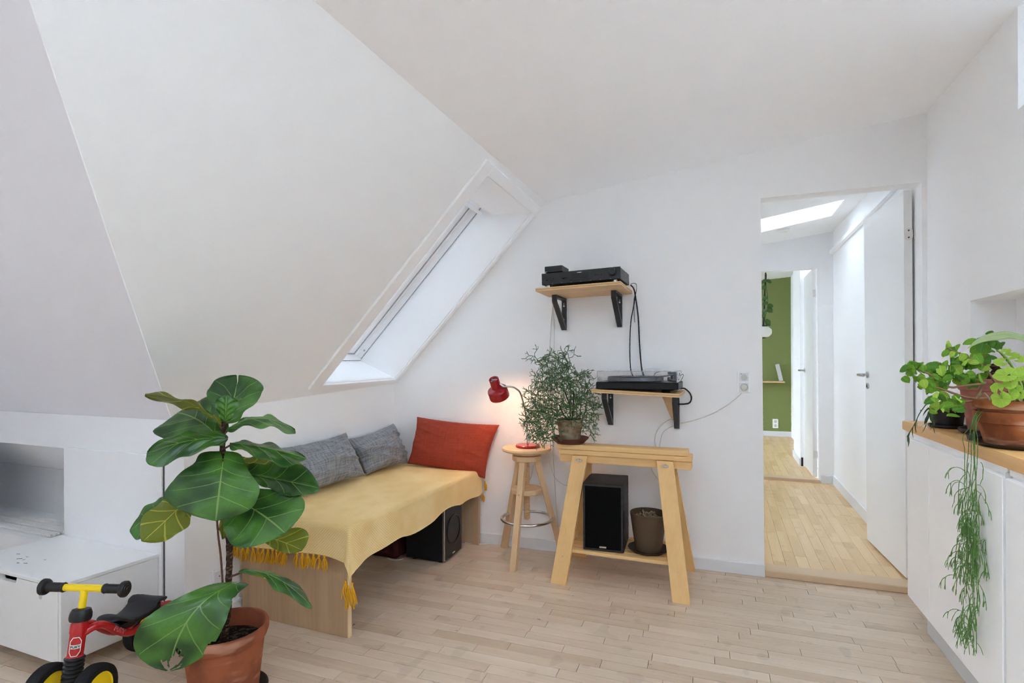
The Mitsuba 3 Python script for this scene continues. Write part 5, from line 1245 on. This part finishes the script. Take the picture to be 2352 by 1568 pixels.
m0 = trimesh.creation.extrude_polygon(g.buffer(-0.003), 0.0412, engine='earcut'); m1 = trimesh.creation.extrude_polygon(g, 0.0352, engine='earcut')
m0.apply_translation((0, 0, 0.8445)); m1.apply_translation((0, 0, 0.8475))
one('worktop', cat(m1, m0), 'worktop', label='solid wooden worktop on the white cabinets, carrying the potted plants', category='worktop')

# ---------------------------------------------------------------- potted plants on the worktop
CT = 0.8862
pbsdf('terracotta_rose', terracotta((168, 112, 96), (150, 92, 78), (190, 140, 124)), 0.75, 0.2)
pbsdf('terracotta_orange', terracotta((152, 88, 50), (116, 62, 34), (186, 146, 120), 26), 0.65, 0.3)
pbsdf('plastic_navy', (40, 46, 58), 0.4, 0.4)
def leafy_bsdf(name, c0, c1, vein):
    def fn(p, n, uv):
        q = dr.abs(uv.y); ph = (uv.x - 0.4 * q) * 5
        v = dr.maximum(1 - dsmooth(0.03, 0.10, q), (1 - dsmooth(0.04, 0.12, dr.abs(ph - dr.floor(ph + 0.5)))) * 0.6)
        return dmix(dmix(lc(*c0), lc(*c1), dfbm(p.x * 26, p.y * 26, p.z * 26, 2)), lc(*[min(255, c + 26) for c in c1]), v * 0.5)
    scene['mat_' + name] = {'type': 'principledthin', 'base_color': mikit.proc(fn), 'roughness': 0.5, 'diff_trans': 0.55, 'spec_trans': 0.0}
leafy_bsdf('leaf_fresh', (88, 136, 46), (128, 172, 66), 0)
leafy_bsdf('leaf_lime', (136, 176, 58), (178, 204, 96), 0)
leafy_bsdf('leaf_deep', (70, 116, 50), (104, 150, 66), 0)
pbsdf('stem_brown', (128, 98, 70), 0.7, 0.2)
pbsdf('stem_green', (110, 140, 60), 0.6, 0.3)
# black nursery pot
NP = np.array([0.850, 2.725, CT])
one('saucer', lathe([(0, 0), (0.058, 0), (0.066, 0.006), (0.0665, 0.013), (0.063, 0.013), (0.060, 0.004), (0, 0.004)], 40, NP), 'black_plastic', 35, 'black plastic saucer under the small black pot on the worktop', 'saucer')
k = thing('potted_trailing_plant', 'small black plastic pot with a few narrow drooping leaves at the end of the worktop', 'potted plant')
part('pot', lathe([(0, 0), (0.047, 0), (0.049, 0.003), (0.057, 0.062), (0.061, 0.064), (0.0625, 0.074), (0.060, 0.075), (0.056, 0.07), (0.054, 0.06)], 40, NP + ZV * 0.0045), 'black_plastic', k, smooth=35)
part('soil', soil_disc(NP + ZV * 0.066, 0.053, 14, 0.004), 'soil', k)
pbsdf('leaf_narrow', (64, 88, 54), 0.5, 0.3)
rg = np.random.default_rng(77)
for path in ([NP + (0, 0, .067), (0.7706, 2.638, 0.9977), (0.7194, 2.585, 0.9602), (0.6918, 2.563, 0.9094), (0.6611, 2.54, 0.8625)], [NP + (0.01, 0, .067), (0.7651, 2.571, 0.9972), (0.7357, 2.538, 0.982), (0.7289, 2.524, 0.9491), (0.7178, 2.52, 0.9204)], [NP + (0.0, -0.01, .067), (0.7443, 2.52, 0.9921), (0.7246, 2.49, 0.9639), (0.7332, 2.483, 0.9317)]):
    p = cr(path, 8); part('stem', tube(p, np.linspace(0.0022, 0.0012, len(p)), 6), 'leaf_narrow', k, True)
    for i in range(len(p) // 2, len(p), 3):
        tv = unit(p[min(i + 1, len(p) - 1)] - p[i - 1])
        part('leaf', small_leaf(p[i], tv + rg.normal(0, .45, 3) + np.array([0, 0, -0.4]), rg.normal(0, 1, 3), 0.046, 0.005, droop=.25), 'leaf_narrow', k, True)
# big rose terracotta pot in the niche with the leafy plant
RP = np.array([0.930, 2.53, CT])
one('saucer', lathe([(0, 0), (0.090, 0), (0.104, 0.008), (0.105, 0.020), (0.101, 0.020), (0.095, 0.005), (0, 0.005)], 48, RP), 'black_plastic', 35, 'wide black saucer under the big rose coloured pot on the worktop', 'saucer')
mint = thing('potted_leafy_plant', 'tall rose terracotta pot with bare woody stems and scalloped green leaves on the worktop', 'potted plant')
part('pot', lathe([(0, 0), (0.072, 0), (0.075, 0.004), (0.098, 0.158), (0.104, 0.162), (0.111, 0.198), (0.110, 0.204), (0.105, 0.205), (0.100, 0.195), (0.095, 0.18)], 52, RP + ZV * 0.0055), 'terracotta_rose', mint, smooth=35)
part('soil', soil_disc(RP + ZV * 0.196, 0.098, 5, 0.006), 'soil', mint)
part('root_stump', cat(tube(cr([RP + (0.0, -.03, .19), RP + (.0, -.03, .22), RP + (-.004, -.035, .245), RP + (-.02, -.04, .262)], 6), [0.020] * 6 + [0.018] * 6 + [0.012] * 6 + [0.006], 12), tube(cr([RP + (-0.07, -.04, .205), RP + (-.03, -.05, .222), RP + (.03, -.03, .218)], 6), 0.014, 10)), 'bark', mint, True)
def J(u, v, t): return None
stems = [
 [RP + (-0.02, -0.04, .20), (0.8705, 2.344, 1.077), (0.827, 2.316, 1.138), (0.7755, 2.284, 1.173), (0.719, 2.251, 1.197), (0.7024, 2.244, 1.206)],
 [RP + (-0.05, -0.05, .20), (0.824, 2.315, 1.086), (0.7379, 2.237, 1.079), (0.6892, 2.196, 1.077), (0.6354, 2.174, 1.115), (0.5883, 2.155, 1.136)],
 [RP + (-0.06, -0.02, .20), (0.7906, 2.323, 1.079), (0.7404, 2.281, 1.101), (0.7266, 2.275, 1.139), (0.6774, 2.234, 1.154)],
 [RP + (-0.03, -0.07, .20), (0.8331, 2.275, 1.036), (0.7455, 2.208, 1.041), (0.6947, 2.176, 1.057), (0.6414, 2.155, 1.075), (0.612, 2.143, 1.054)],
 [RP + (-0.05, -0.06, .20), (0.7699, 2.228, 1.036), (0.7131, 2.162, 1.031), (0.6735, 2.146, 1.027), (0.6537, 2.138, 1.031)],
 [RP + (-0.01, 0.02, .20), (0.8764, 2.454, 1.144), (0.8663, 2.439, 1.208), (0.8679, 2.429, 1.247)],
 [RP + (0.04, -0.06, .20), (0.9117, 2.328, 1.131), (0.861, 2.286, 1.187), (0.8474, 2.281, 1.197)],
]
rg = np.random.default_rng(42)
clusters = [(2098,862,1.78,7,26),(2112,850,1.80,6,22),(2130,878,1.77,7,24),(2150,865,1.80,8,24),(2175,852,1.83,9,24),(2190,812,1.83,4,16),(2200,842,1.83,10,24),(2222,826,1.84,7,22),(2215,865,1.82,8,20),(2240,838,1.85,5,18),(2160,892,1.76,6,22),(2140,912,1.75,5,18),(2165,928,1.75,6,18),(2190,940,1.74,5,14),(2205,920,1.75,3,10),(2260,808,1.93,9,22),(2272,782,1.93,5,14),(2248,788,1.94,4,14),(2285,795,1.92,4,12),(2230,880,1.84,4,14),(2262,860,1.86,3,10)]
for s_ in stems:
    p = cr(s_, 8); part('stem', tube(p, np.linspace(0.0050, 0.0022, len(p)), 8), 'stem_brown', mint, True)
Rv = np.cross(VIEW, UP)
for (u, v, t, n, sp) in clusters:
    for i in range(int(n * 1.5)):
        c = CAM + (t + rg.normal(0, .035)) * (VIEW + Rv * (u + rg.normal(0, sp * 0.62) - 1176) / 1224.8 + UP * (828.4 - v - rg.normal(0, sp * 0.5)) / 1224.8)
        dirn = unit(np.array([rg.normal(0, .8), rg.normal(0, .8), rg.normal(-0.55, .45)])); nr = np.array([rg.normal(-.6, .5), rg.normal(-.6, .5), rg.normal(.7, .4)])
        l = rg.uniform(0.022, 0.040)
        m_ = small_leaf(c - dirn * l * 0.5, dirn, nr, l, l * rg.uniform(0.38, 0.47), 0.25, 0.16, lobed=4, n=17, m_=7)
        part('leaf', m_, ['leaf_fresh', 'leaf_fresh', 'leaf_deep', 'leaf_deep', 'leaf_fresh', 'leaf_lime'][rg.integers(0, 6)] if v > 800 else 'leaf_deep', mint, True, uv=SL_UV[(17, 7)])
# front terracotta bowl with its inner pot
FPt = np.array([0.860, 2.19, CT])
one('saucer', lathe([(0, 0), (0.082, 0), (0.100, 0.010), (0.102, 0.014), (0.098, 0.014), (0.080, 0.004), (0, 0.004)], 48, FPt), 'saucer_dark', 35, 'dark stained saucer under the orange terracotta bowl nearest the worktop edge', 'saucer')
ger = thing('potted_geranium', 'stacked orange terracotta bowls with yellow green leaves at the front of the worktop', 'potted plant')
part('pot', lathe([(0, 0), (0.074, 0), (0.077, 0.003), (0.094, 0.072), (0.1035, 0.075), (0.1055, 0.106), (0.104, 0.110), (0.098, 0.110), (0.094, 0.10)], 56, FPt + ZV * 0.0045), 'terracotta_orange', ger, smooth=35)
part('inner_pot', lathe([(0, 0.06), (0.085, 0.06), (0.094, 0.118), (0.1065, 0.121), (0.108, 0.144), (0.106, 0.148), (0.099, 0.148), (0.096, 0.138)], 56, FPt + ZV * 0.0045), 'terracotta_orange', ger, smooth=35, label='second terracotta pot set into the bowl')
part('soil', soil_disc(FPt + ZV * 0.140, 0.096, 6, 0.012), 'soil', ger)
ms = []
for i in range(26):
    a, r_ = rg.uniform(0, 6.28), rg.uniform(0.01, 0.085); p0 = FPt + np.array([math.cos(a) * r_, math.sin(a) * r_, 0.142]); a2 = rg.uniform(0, 6.28); l = rg.uniform(0.02, 0.05)
    ms.append(tube(cr([p0, p0 + np.array([math.cos(a2) * l * .5, math.sin(a2) * l * .5, rg.uniform(0.01, 0.03)]), p0 + np.array([math.cos(a2) * l, math.sin(a2) * l, rg.uniform(0, 0.02)])], 4), 0.0028, 6))
part('dry_litter', cat(ms), 'dry_stalk', ger, kind='stuff')
gst = [[FPt + (0.02, -.02, .14), (0.8297, 2.08, 1.069), (0.7953, 2.044, 1.09), (0.782, 2.028, 1.12)], [FPt + (0.04, .02, .14), (0.8616, 2.2, 1.133), (0.8292, 2.187, 1.182), (0.8098, 2.18, 1.198)], [FPt + (0.0, -.03, .14), (0.8123, 2.062, 1.054), (0.777, 2.037, 1.064), (0.7648, 2.032, 1.051)], [FPt + (0.03, 0.0, .14), (0.8591, 2.135, 1.093), (0.839, 2.116, 1.127)]]
for s_ in gst:
    p = cr(s_, 8); part('stem', tube(p, np.linspace(0.0042, 0.0026, len(p)), 8), 'stem_green', ger, True)
FAN_UV = [None]
def fan_leaf(c, nrm, up, r, seed, fold=0.3):
    """Round, pleated geranium leaf."""
    nrm = unit(nrm); x = unit(np.asarray(up, float) - nrm * (np.asarray(up, float) @ nrm)); y = np.cross(nrm, x)
    P = [np.asarray(c, float)]; na_, nr_ = 36, 5
    for j in range(1, nr_ + 1):
        for i in range(na_):
            a = -2.75 + 5.5 * i / (na_ - 1); q = j / nr_
            rr = r * q * (1 + (0.09 * abs(math.cos(a * 3.3)) if j == nr_ else 0)) * (0.92 + 0.08 * math.cos(a))
            h = r * (0.05 * math.cos(a * 6.6) * q + fold * q * q * (0.6 + 0.4 * math.sin(a * 2 + seed)))
            P.append(np.asarray(c) + x * rr * math.cos(a) + y * rr * math.sin(a) + nrm * h)
    f = []
    FAN_UV[0] = np.array([(0.0, 1.0)] + [(0.0, abs(((-2.75 + 5.5 * i / (na_ - 1)) * 3.3 / math.pi) % 1 - 0.5) * 2) for j in range(1, nr_ + 1) for i in range(na_)])
    for i in range(na_ - 1):
        f.append((0, 1 + i, 2 + i))
        for j in range(nr_ - 1):
            a = 1 + j * na_ + i; f += [(a, a + na_, a + na_ + 1), (a, a + na_ + 1, a + 1)]
    return trimesh.Trimesh(np.array(P), np.array(f), process=False)
for i, (u, v, t, r_, nx, nz, ux, uz) in enumerate([(2312,862,1.585,.034,-.5,.75,-.6,.3),(2300,915,1.60,.030,-.7,.05,.0,-1),(2318,905,1.60,.026,-.4,.3,.5,-.8),(2340,866,1.60,.026,-.3,.9,.8,.2),(2322,880,1.59,.022,-.6,.5,-.3,-.6),(2348,855,1.63,.024,-.3,.8,.9,.3),(2292,892,1.61,.020,-.7,.2,-.5,.6),(2334,893,1.60,.018,-.5,.6,.4,-.5),(2300,832,1.71,.022,-.4,.7,-.6,.2),(2325,818,1.71,.020,-.4,.8,.7,.2),(2310,808,1.72,.016,-.4,.8,.2,.6),(2343,826,1.70,.018,-.4,.7,.8,-.4),(2346,905,1.60,.020,-.5,.6,.3,-.9)]):
    c = CAM + t * (VIEW + Rv * (u - 1176) / 1224.8 + UP * (828.4 - v) / 1224.8)
    part('leaf', fan_leaf(c, (nx, -0.7, nz), (ux, -0.2, uz), r_ * 0.85, i), 'leaf_lime', ger, True, uv=FAN_UV[0])
one('saucer', lathe([(0, 0), (0.030, 0), (0.036, 0.020), (0.034, 0.020), (0.029, 0.004), (0, 0.004)], 32, (0.815, 2.33, CT)), 'plastic_navy', 35, 'small dark blue plastic dish left of the orange terracotta bowl', 'dish')
# spider plant reaching in from the right
SPp = np.array([0.93, 1.72, CT])
k = thing('spider_plant', 'pale green arching spider plant leaf over the pots at the right edge', 'potted plant')
part('pot', lathe([(0, 0), (0.060, 0), (0.063, 0.003), (0.075, 0.10), (0.082, 0.103), (0.084, 0.125), (0.078, 0.125), (0.074, 0.115)], 44, SPp), 'terracotta_orange', k, smooth=35)
part('soil', soil_disc(SPp + ZV * 0.116, 0.074, 16, 0.006), 'soil', k)
leafy_bsdf('leaf_pale', (150, 184, 128), (196, 216, 172), 0)
BL_UV = {}
def blade(path, w, tilt_=0.3):
    p = cr(path, 12); n = len(p); t = np.gradient(p, axis=0); t /= np.linalg.norm(t, axis=1, keepdims=True)
    sd = np.cross(t, (0, 0, 1)); sd /= np.linalg.norm(sd, axis=1, keepdims=True); up2 = np.cross(sd, t)
    s = np.linspace(0, 1, n); ww = w * np.clip(np.minimum(s * 5 + 0.4, (1 - s) * 2.6), 0.02, 1)
    v = np.concatenate([p[:, None] + sd[:, None] * (ww[:, None, None] * q) + up2[:, None] * (ww[:, None, None] * abs(q) * 0.5 - ww[:, None, None] * q * tilt_) for q in np.linspace(-1, 1, 5)[:, None, None] * np.ones((1, 1, 1))], 1).reshape(-1, 3) if False else np.stack([p + sd * (ww * q)[:, None] + up2 * (ww * (abs(q) * 0.5 - q * tilt_))[:, None] for q in np.linspace(-1, 1, 5)], 1).reshape(-1, 3)
    I, J = np.meshgrid(np.arange(n - 1), np.arange(4), indexing='ij'); b = I * 5 + J
    BL_UV[0] = np.stack([np.full(n * 5, 0.1), np.tile(np.linspace(-1, 1, 5), n)], 1)
    return mesh(v, np.stack([b, b + 1, b + 6, b + 5], -1).reshape(-1, 4))
part('leaf', blade([SPp + (-.0, 0.02, .12), SPp + (-.02, 0.12, .25), (0.82, 2.054, 1.227), (0.7816, 2.104, 1.233), (0.7515, 2.135, 1.225), (0.7296, 2.169, 1.204)], 0.013, 0.9), 'leaf_pale', k, True, uv=BL_UV[0])
for q in ((-.12, -.05, .26), (.05, -.15, .22), (.02, .14, .18)):
    part('leaf', blade([SPp + (0, 0, .12), SPp + np.array(q) * (.5, .5, 1), SPp + np.array(q) * (1.3, 1.3, .9)], 0.010), 'leaf_pale', k, True, uv=BL_UV[0])

# ---------------------------------------------------------------- rhipsalis: bushy one on the trestle, hanging one over the cabinet
pbsdf('rhipsalis', (66, 96, 58), 0.5, 0.35)
pbsdf('rhipsalis_light', (88, 128, 62), 0.5, 0.35)
pbsdf('pot_mossy', terracotta((150, 136, 112), (118, 92, 66), (176, 168, 148), 30), 0.85, 0.15)
RHx = np.array([-0.8686, 2.917, 0.7045])
RHx[0] = -0.8224
one('saucer', lathe([(0, 0), (0.072, 0), (0.080, 0.004), (0.106, 0.030), (0.107, 0.034), (0.103, 0.034), (0.078, 0.009), (0, 0.007)], 48, RHx), 'saucer_red', 35, 'dark red brown saucer under the mossy clay pot on the trestle', 'saucer')
pbsdf('saucer_red', (84, 44, 36), 0.5, 0.3)
rh = thing('potted_rhipsalis', 'bushy rhipsalis cactus of thin green twigs in a mossy clay pot on the trestle', 'potted plant')
part('pot', lathe([(0, 0), (0.052, 0), (0.055, 0.003), (0.069, 0.092), (0.0725, 0.096), (0.0755, 0.126), (0.074, 0.129), (0.069, 0.129), (0.066, 0.12)], 48, RHx + ZV * 0.0075), 'pot_mossy', rh, smooth=35)
part('soil', soil_disc(RHx + ZV * 0.128, 0.067, 3, 0.006), 'soil', rh)
def twigs(roots, attract, step, kill, infl, iters, seed, grav=0.0):
    """Space colonisation: nodes grow towards the attractors; returns positions and parents."""
    from scipy.spatial import cKDTree
    rg = np.random.default_rng(seed)
    P = [np.asarray(r, float) for r in roots]; par = [-1] * len(P); att = np.asarray(attract, float)
    for it in range(iters):
        if len(att) == 0:
            break
        tr = cKDTree(np.array(P)); d, i = tr.query(att)
        ok = d < infl
        acc = {}
        for a, j in zip(att[ok], i[ok]):
            acc.setdefault(j, []).append(unit(a - P[j]))
        grown = 0
        for j, ds in acc.items():
            v = np.sum(ds, 0) + rg.normal(0, 0.35, 3) + np.array([0, 0, -grav])
            q = P[j] + unit(v) * step * rg.uniform(0.8, 1.2)
            P.append(q); par.append(j); grown += 1
        tr = cKDTree(np.array(P)); d, i = tr.query(att); att = att[d > kill]
        if grown == 0:
            break
    return np.array(P), np.array(par)
def twig_mesh(P, par, r0, r1, seed, forks=2, flen=0.03, grav=0.3, sides=4):
    rg = np.random.default_rng(seed); ms = []; kids = np.bincount(par[par >= 0], minlength=len(P))
    def seg(a, b, ra, rb):
        mid_ = (a + b) / 2 + rg.normal(0, 0.06, 3) * np.linalg.norm(b - a)
        ms.append(tube([a, mid_, b], [ra * 0.75, (ra + rb) / 2 * 1.1, rb * 0.8], sides, caps=False))
    for i in range(len(P)):
        if par[i] >= 0:
            seg(P[par[i]], P[i], r0, r0)
        if kids[i] == 0 and par[i] >= 0:
            d = unit(P[i] - P[par[i]])
            for f_ in range(forks):
                v = unit(d + rg.normal(0, 0.55, 3) + np.array([0, 0, -grav * rg.uniform(0, 1)]))
                e = P[i] + v * flen * rg.uniform(0.6, 1.2); seg(P[i], e, r1, r1)
                if rg.uniform() < 0.45:
                    for g_ in range(2):
                        v2 = unit(v + rg.normal(0, 0.5, 3)); seg(e, e + v2 * flen * rg.uniform(0.5, 0.9), r1, r1 * 0.9)
    return cat(ms)
rg = np.random.default_rng(6)
def blob(u, v, t, ru, rv, rt, n, hollow=0.0):
    out = []
    while len(out) < n:
        q = rg.uniform(-1, 1, 3); l = np.linalg.norm(q)
        if l < 1 and l > hollow:
            out.append(CAM + (t + q[2] * rt) * (VIEW + Rv * (u + q[0] * ru - 1176) / 1224.8 + UP * (828.4 - v - q[1] * rv) / 1224.8))
    return out
att = blob(1288, 905, 2.98, 78, 66, .14, 620) + blob(1246, 965, 2.93, 44, 54, .12, 520) + blob(1345, 940, 2.97, 36, 52, .10, 230) + blob(1272, 850, 3.0, 46, 46, .10, 170) + blob(1232, 822, 3.0, 26, 28, .05, 14) + blob(1302, 818, 3.0, 22, 28, .06, 26) + blob(1335, 868, 2.98, 34, 26, .08, 34) + blob(1358, 965, 2.95, 16, 40, .05, 40) + blob(1318, 965, 2.88, 14, 26, .03, 10) + blob(1222, 930, 2.96, 18, 60, .08, 50)
att = [a for a in att if a[1] < 3.10]
roots = [RHx + np.array([math.cos(a) * .03, math.sin(a) * .03, .132]) for a in np.linspace(0, 6.28, 7)[:-1]] + [RHx + np.array([0, 0, .16]), RHx + np.array([-.03, -.02, .20]), RHx + np.array([.03, -.01, .20])]
Pn, pn = twigs(roots, att, 0.021, 0.0165, 0.16, 90, 2)
half = rg.uniform(size=len(Pn)) < 0.0
part('stems', twig_mesh(Pn, pn, 0.0017, 0.0015, 4, 3, 0.026, 0.35), 'rhipsalis', rh, 30, kind='stuff')
ms = [tube(cr([RHx + (0.01, 0, .13), RHx + (.02, -.01, .17), (-0.7921, 2.893, 0.9943)], 5), 0.004, 8), tube(cr([RHx + (0.0, 0, .13), RHx + (-.03, -.01, .155), (-0.8581, 2.835, 0.9242)], 5), 0.004, 8), tube(cr([RHx + (0.0, 0.01, .13), RHx + (.0, .01, .2), (-0.8608, 2.887, 1.042)], 5), 0.0035, 8)]
part('woody_stem', cat(ms), 'bark', rh, True)
# hanging rhipsalis from the terracotta bowl
hr = thing('hanging_rhipsalis', 'long rhipsalis strands trailing from the orange bowl down the white cabinet front', 'plant')
rg = np.random.default_rng(19)
def cabx(y, off):
    return 0.757 + (2.909 - y) * 0.0145 - off
ms, tw = [], []
def strand(u, v0, v1, off, n):
    pts = []
    for v in np.linspace(v0, v1, n):
        y = 2.27 - (v - 1000) * 0.00002
        uu = u + 5 * math.sin(v * 0.011 + u) + rg.normal(0, 1.2)
        x = cabx(y, off)
        # on the plane just in front of the cabinet doors
        d = VIEW + Rv * (uu - 1176) / 1224.8 + UP * (828.4 - v) / 1224.8
        n_ = np.array([1.0, 0.0145, 0.0]); kk = n_ @ (CP0 - np.array([off, 0, 0]))
        pts.append(CAM + d * (kk - n_ @ CAM) / (n_ @ d))
    return pts
RIMP = FPt + np.array([-0.085, 0.035, 0.128])
for (u, v1, off) in ((2222, 1180, .016), (2228, 1330, .020), (2234, 1420, .026), (2240, 1500, .020), (2243, 1250, .030), (2238, 1360, .024), (2218, 1140, .03)):
    body = strand(u, 1005 + rg.uniform(-6, 10), v1, off, max(6, int((v1 - 1000) / 45)))
    arc = [RIMP + rg.normal(0, .006, 3), (0.7947, 2.195, 1.01) + rg.normal(0, .004, 3), (0.7568, 2.158, 0.9956) + rg.normal(0, .004, 3), (0.7299, 2.126, 0.9644) + rg.normal(0, .005, 3)]
    p = cr(arc + body, 5); ms.append(tube(p, 0.00105, 5))
    tw.append(p)
part('strand', ms[0], 'rhipsalis_light', hr, True)
for m_ in ms[1:]:
    part('strand', m_, 'rhipsalis_light', hr, True)
fork = []
def droop(p, d, l, depth, lim):
    """One twig that arches over and forks downwards."""
    d = unit(d); pts = [p]
    for i in range(4):
        d = unit(d + np.array([0, 0, -0.42])); q = pts[-1] + d * l / 4
        n_ = np.array([1.0, 0.0145, 0.0]); over = n_ @ (q - CP0) + 0.004
        if over > 0:
            q = q - n_ * over
        pts.append(q)
    fork.append(tube(pts, np.linspace(0.00115, 0.0009, 5), 4, caps=False))
    if depth > 0 and pts[-1][2] > lim:
        for s in (-1, 1) if rg.uniform() < 0.8 else (1,):
            droop(pts[-1], d + np.array([rg.normal(0, .25), s * rg.uniform(.3, .8), rg.uniform(-.2, .35)]), l * rg.uniform(.65, .95), depth - 1, lim)
for v, n, spread in ((1075, 4, .3), (1105, 6, .35), (1130, 8, .4), (1160, 10, .5), (1185, 12, .6), (1210, 15, .8), (1235, 17, .9), (1260, 17, .9), (1285, 15, .8), (1310, 10, .6), (1335, 6, .4), (1375, 5, .5), (1400, 9, .6), (1425, 11, .6), (1450, 11, .6), (1475, 8, .5)):
    for i in range(n):
        base = strand(2228 + rg.normal(0, 11), v + rg.uniform(-14, 14), v + 30, rg.uniform(.010, .035), 2)[0]
        droop(base, np.array([rg.normal(-.08, .15), rg.normal(0, spread), rg.uniform(-.3, .6)]), rg.uniform(.026, .044), 2, 0.24)
part('stems', cat(fork), 'rhipsalis_light', hr, 30, kind='stuff')


# ---------------------------------------------------------------- repeats share a group
for kk, d_ in labels.items():
    if '__' in kk or d_.get('kind') == 'structure':
        continue
    for stem_, grp in (('cushion', 'cushions on the daybed'), ('cable', 'cables and cords along the back wall'), ('saucer', 'saucers and dishes under the potted plants'), ('wall_shelf', 'wooden wall shelves'),
                       ('base_cabinet', 'white base cabinets under the worktop'), ('wall_socket', 'white wall sockets')):
        if kk == stem_ or kk.startswith(stem_ + '_0'):
            d_['group'] = grp
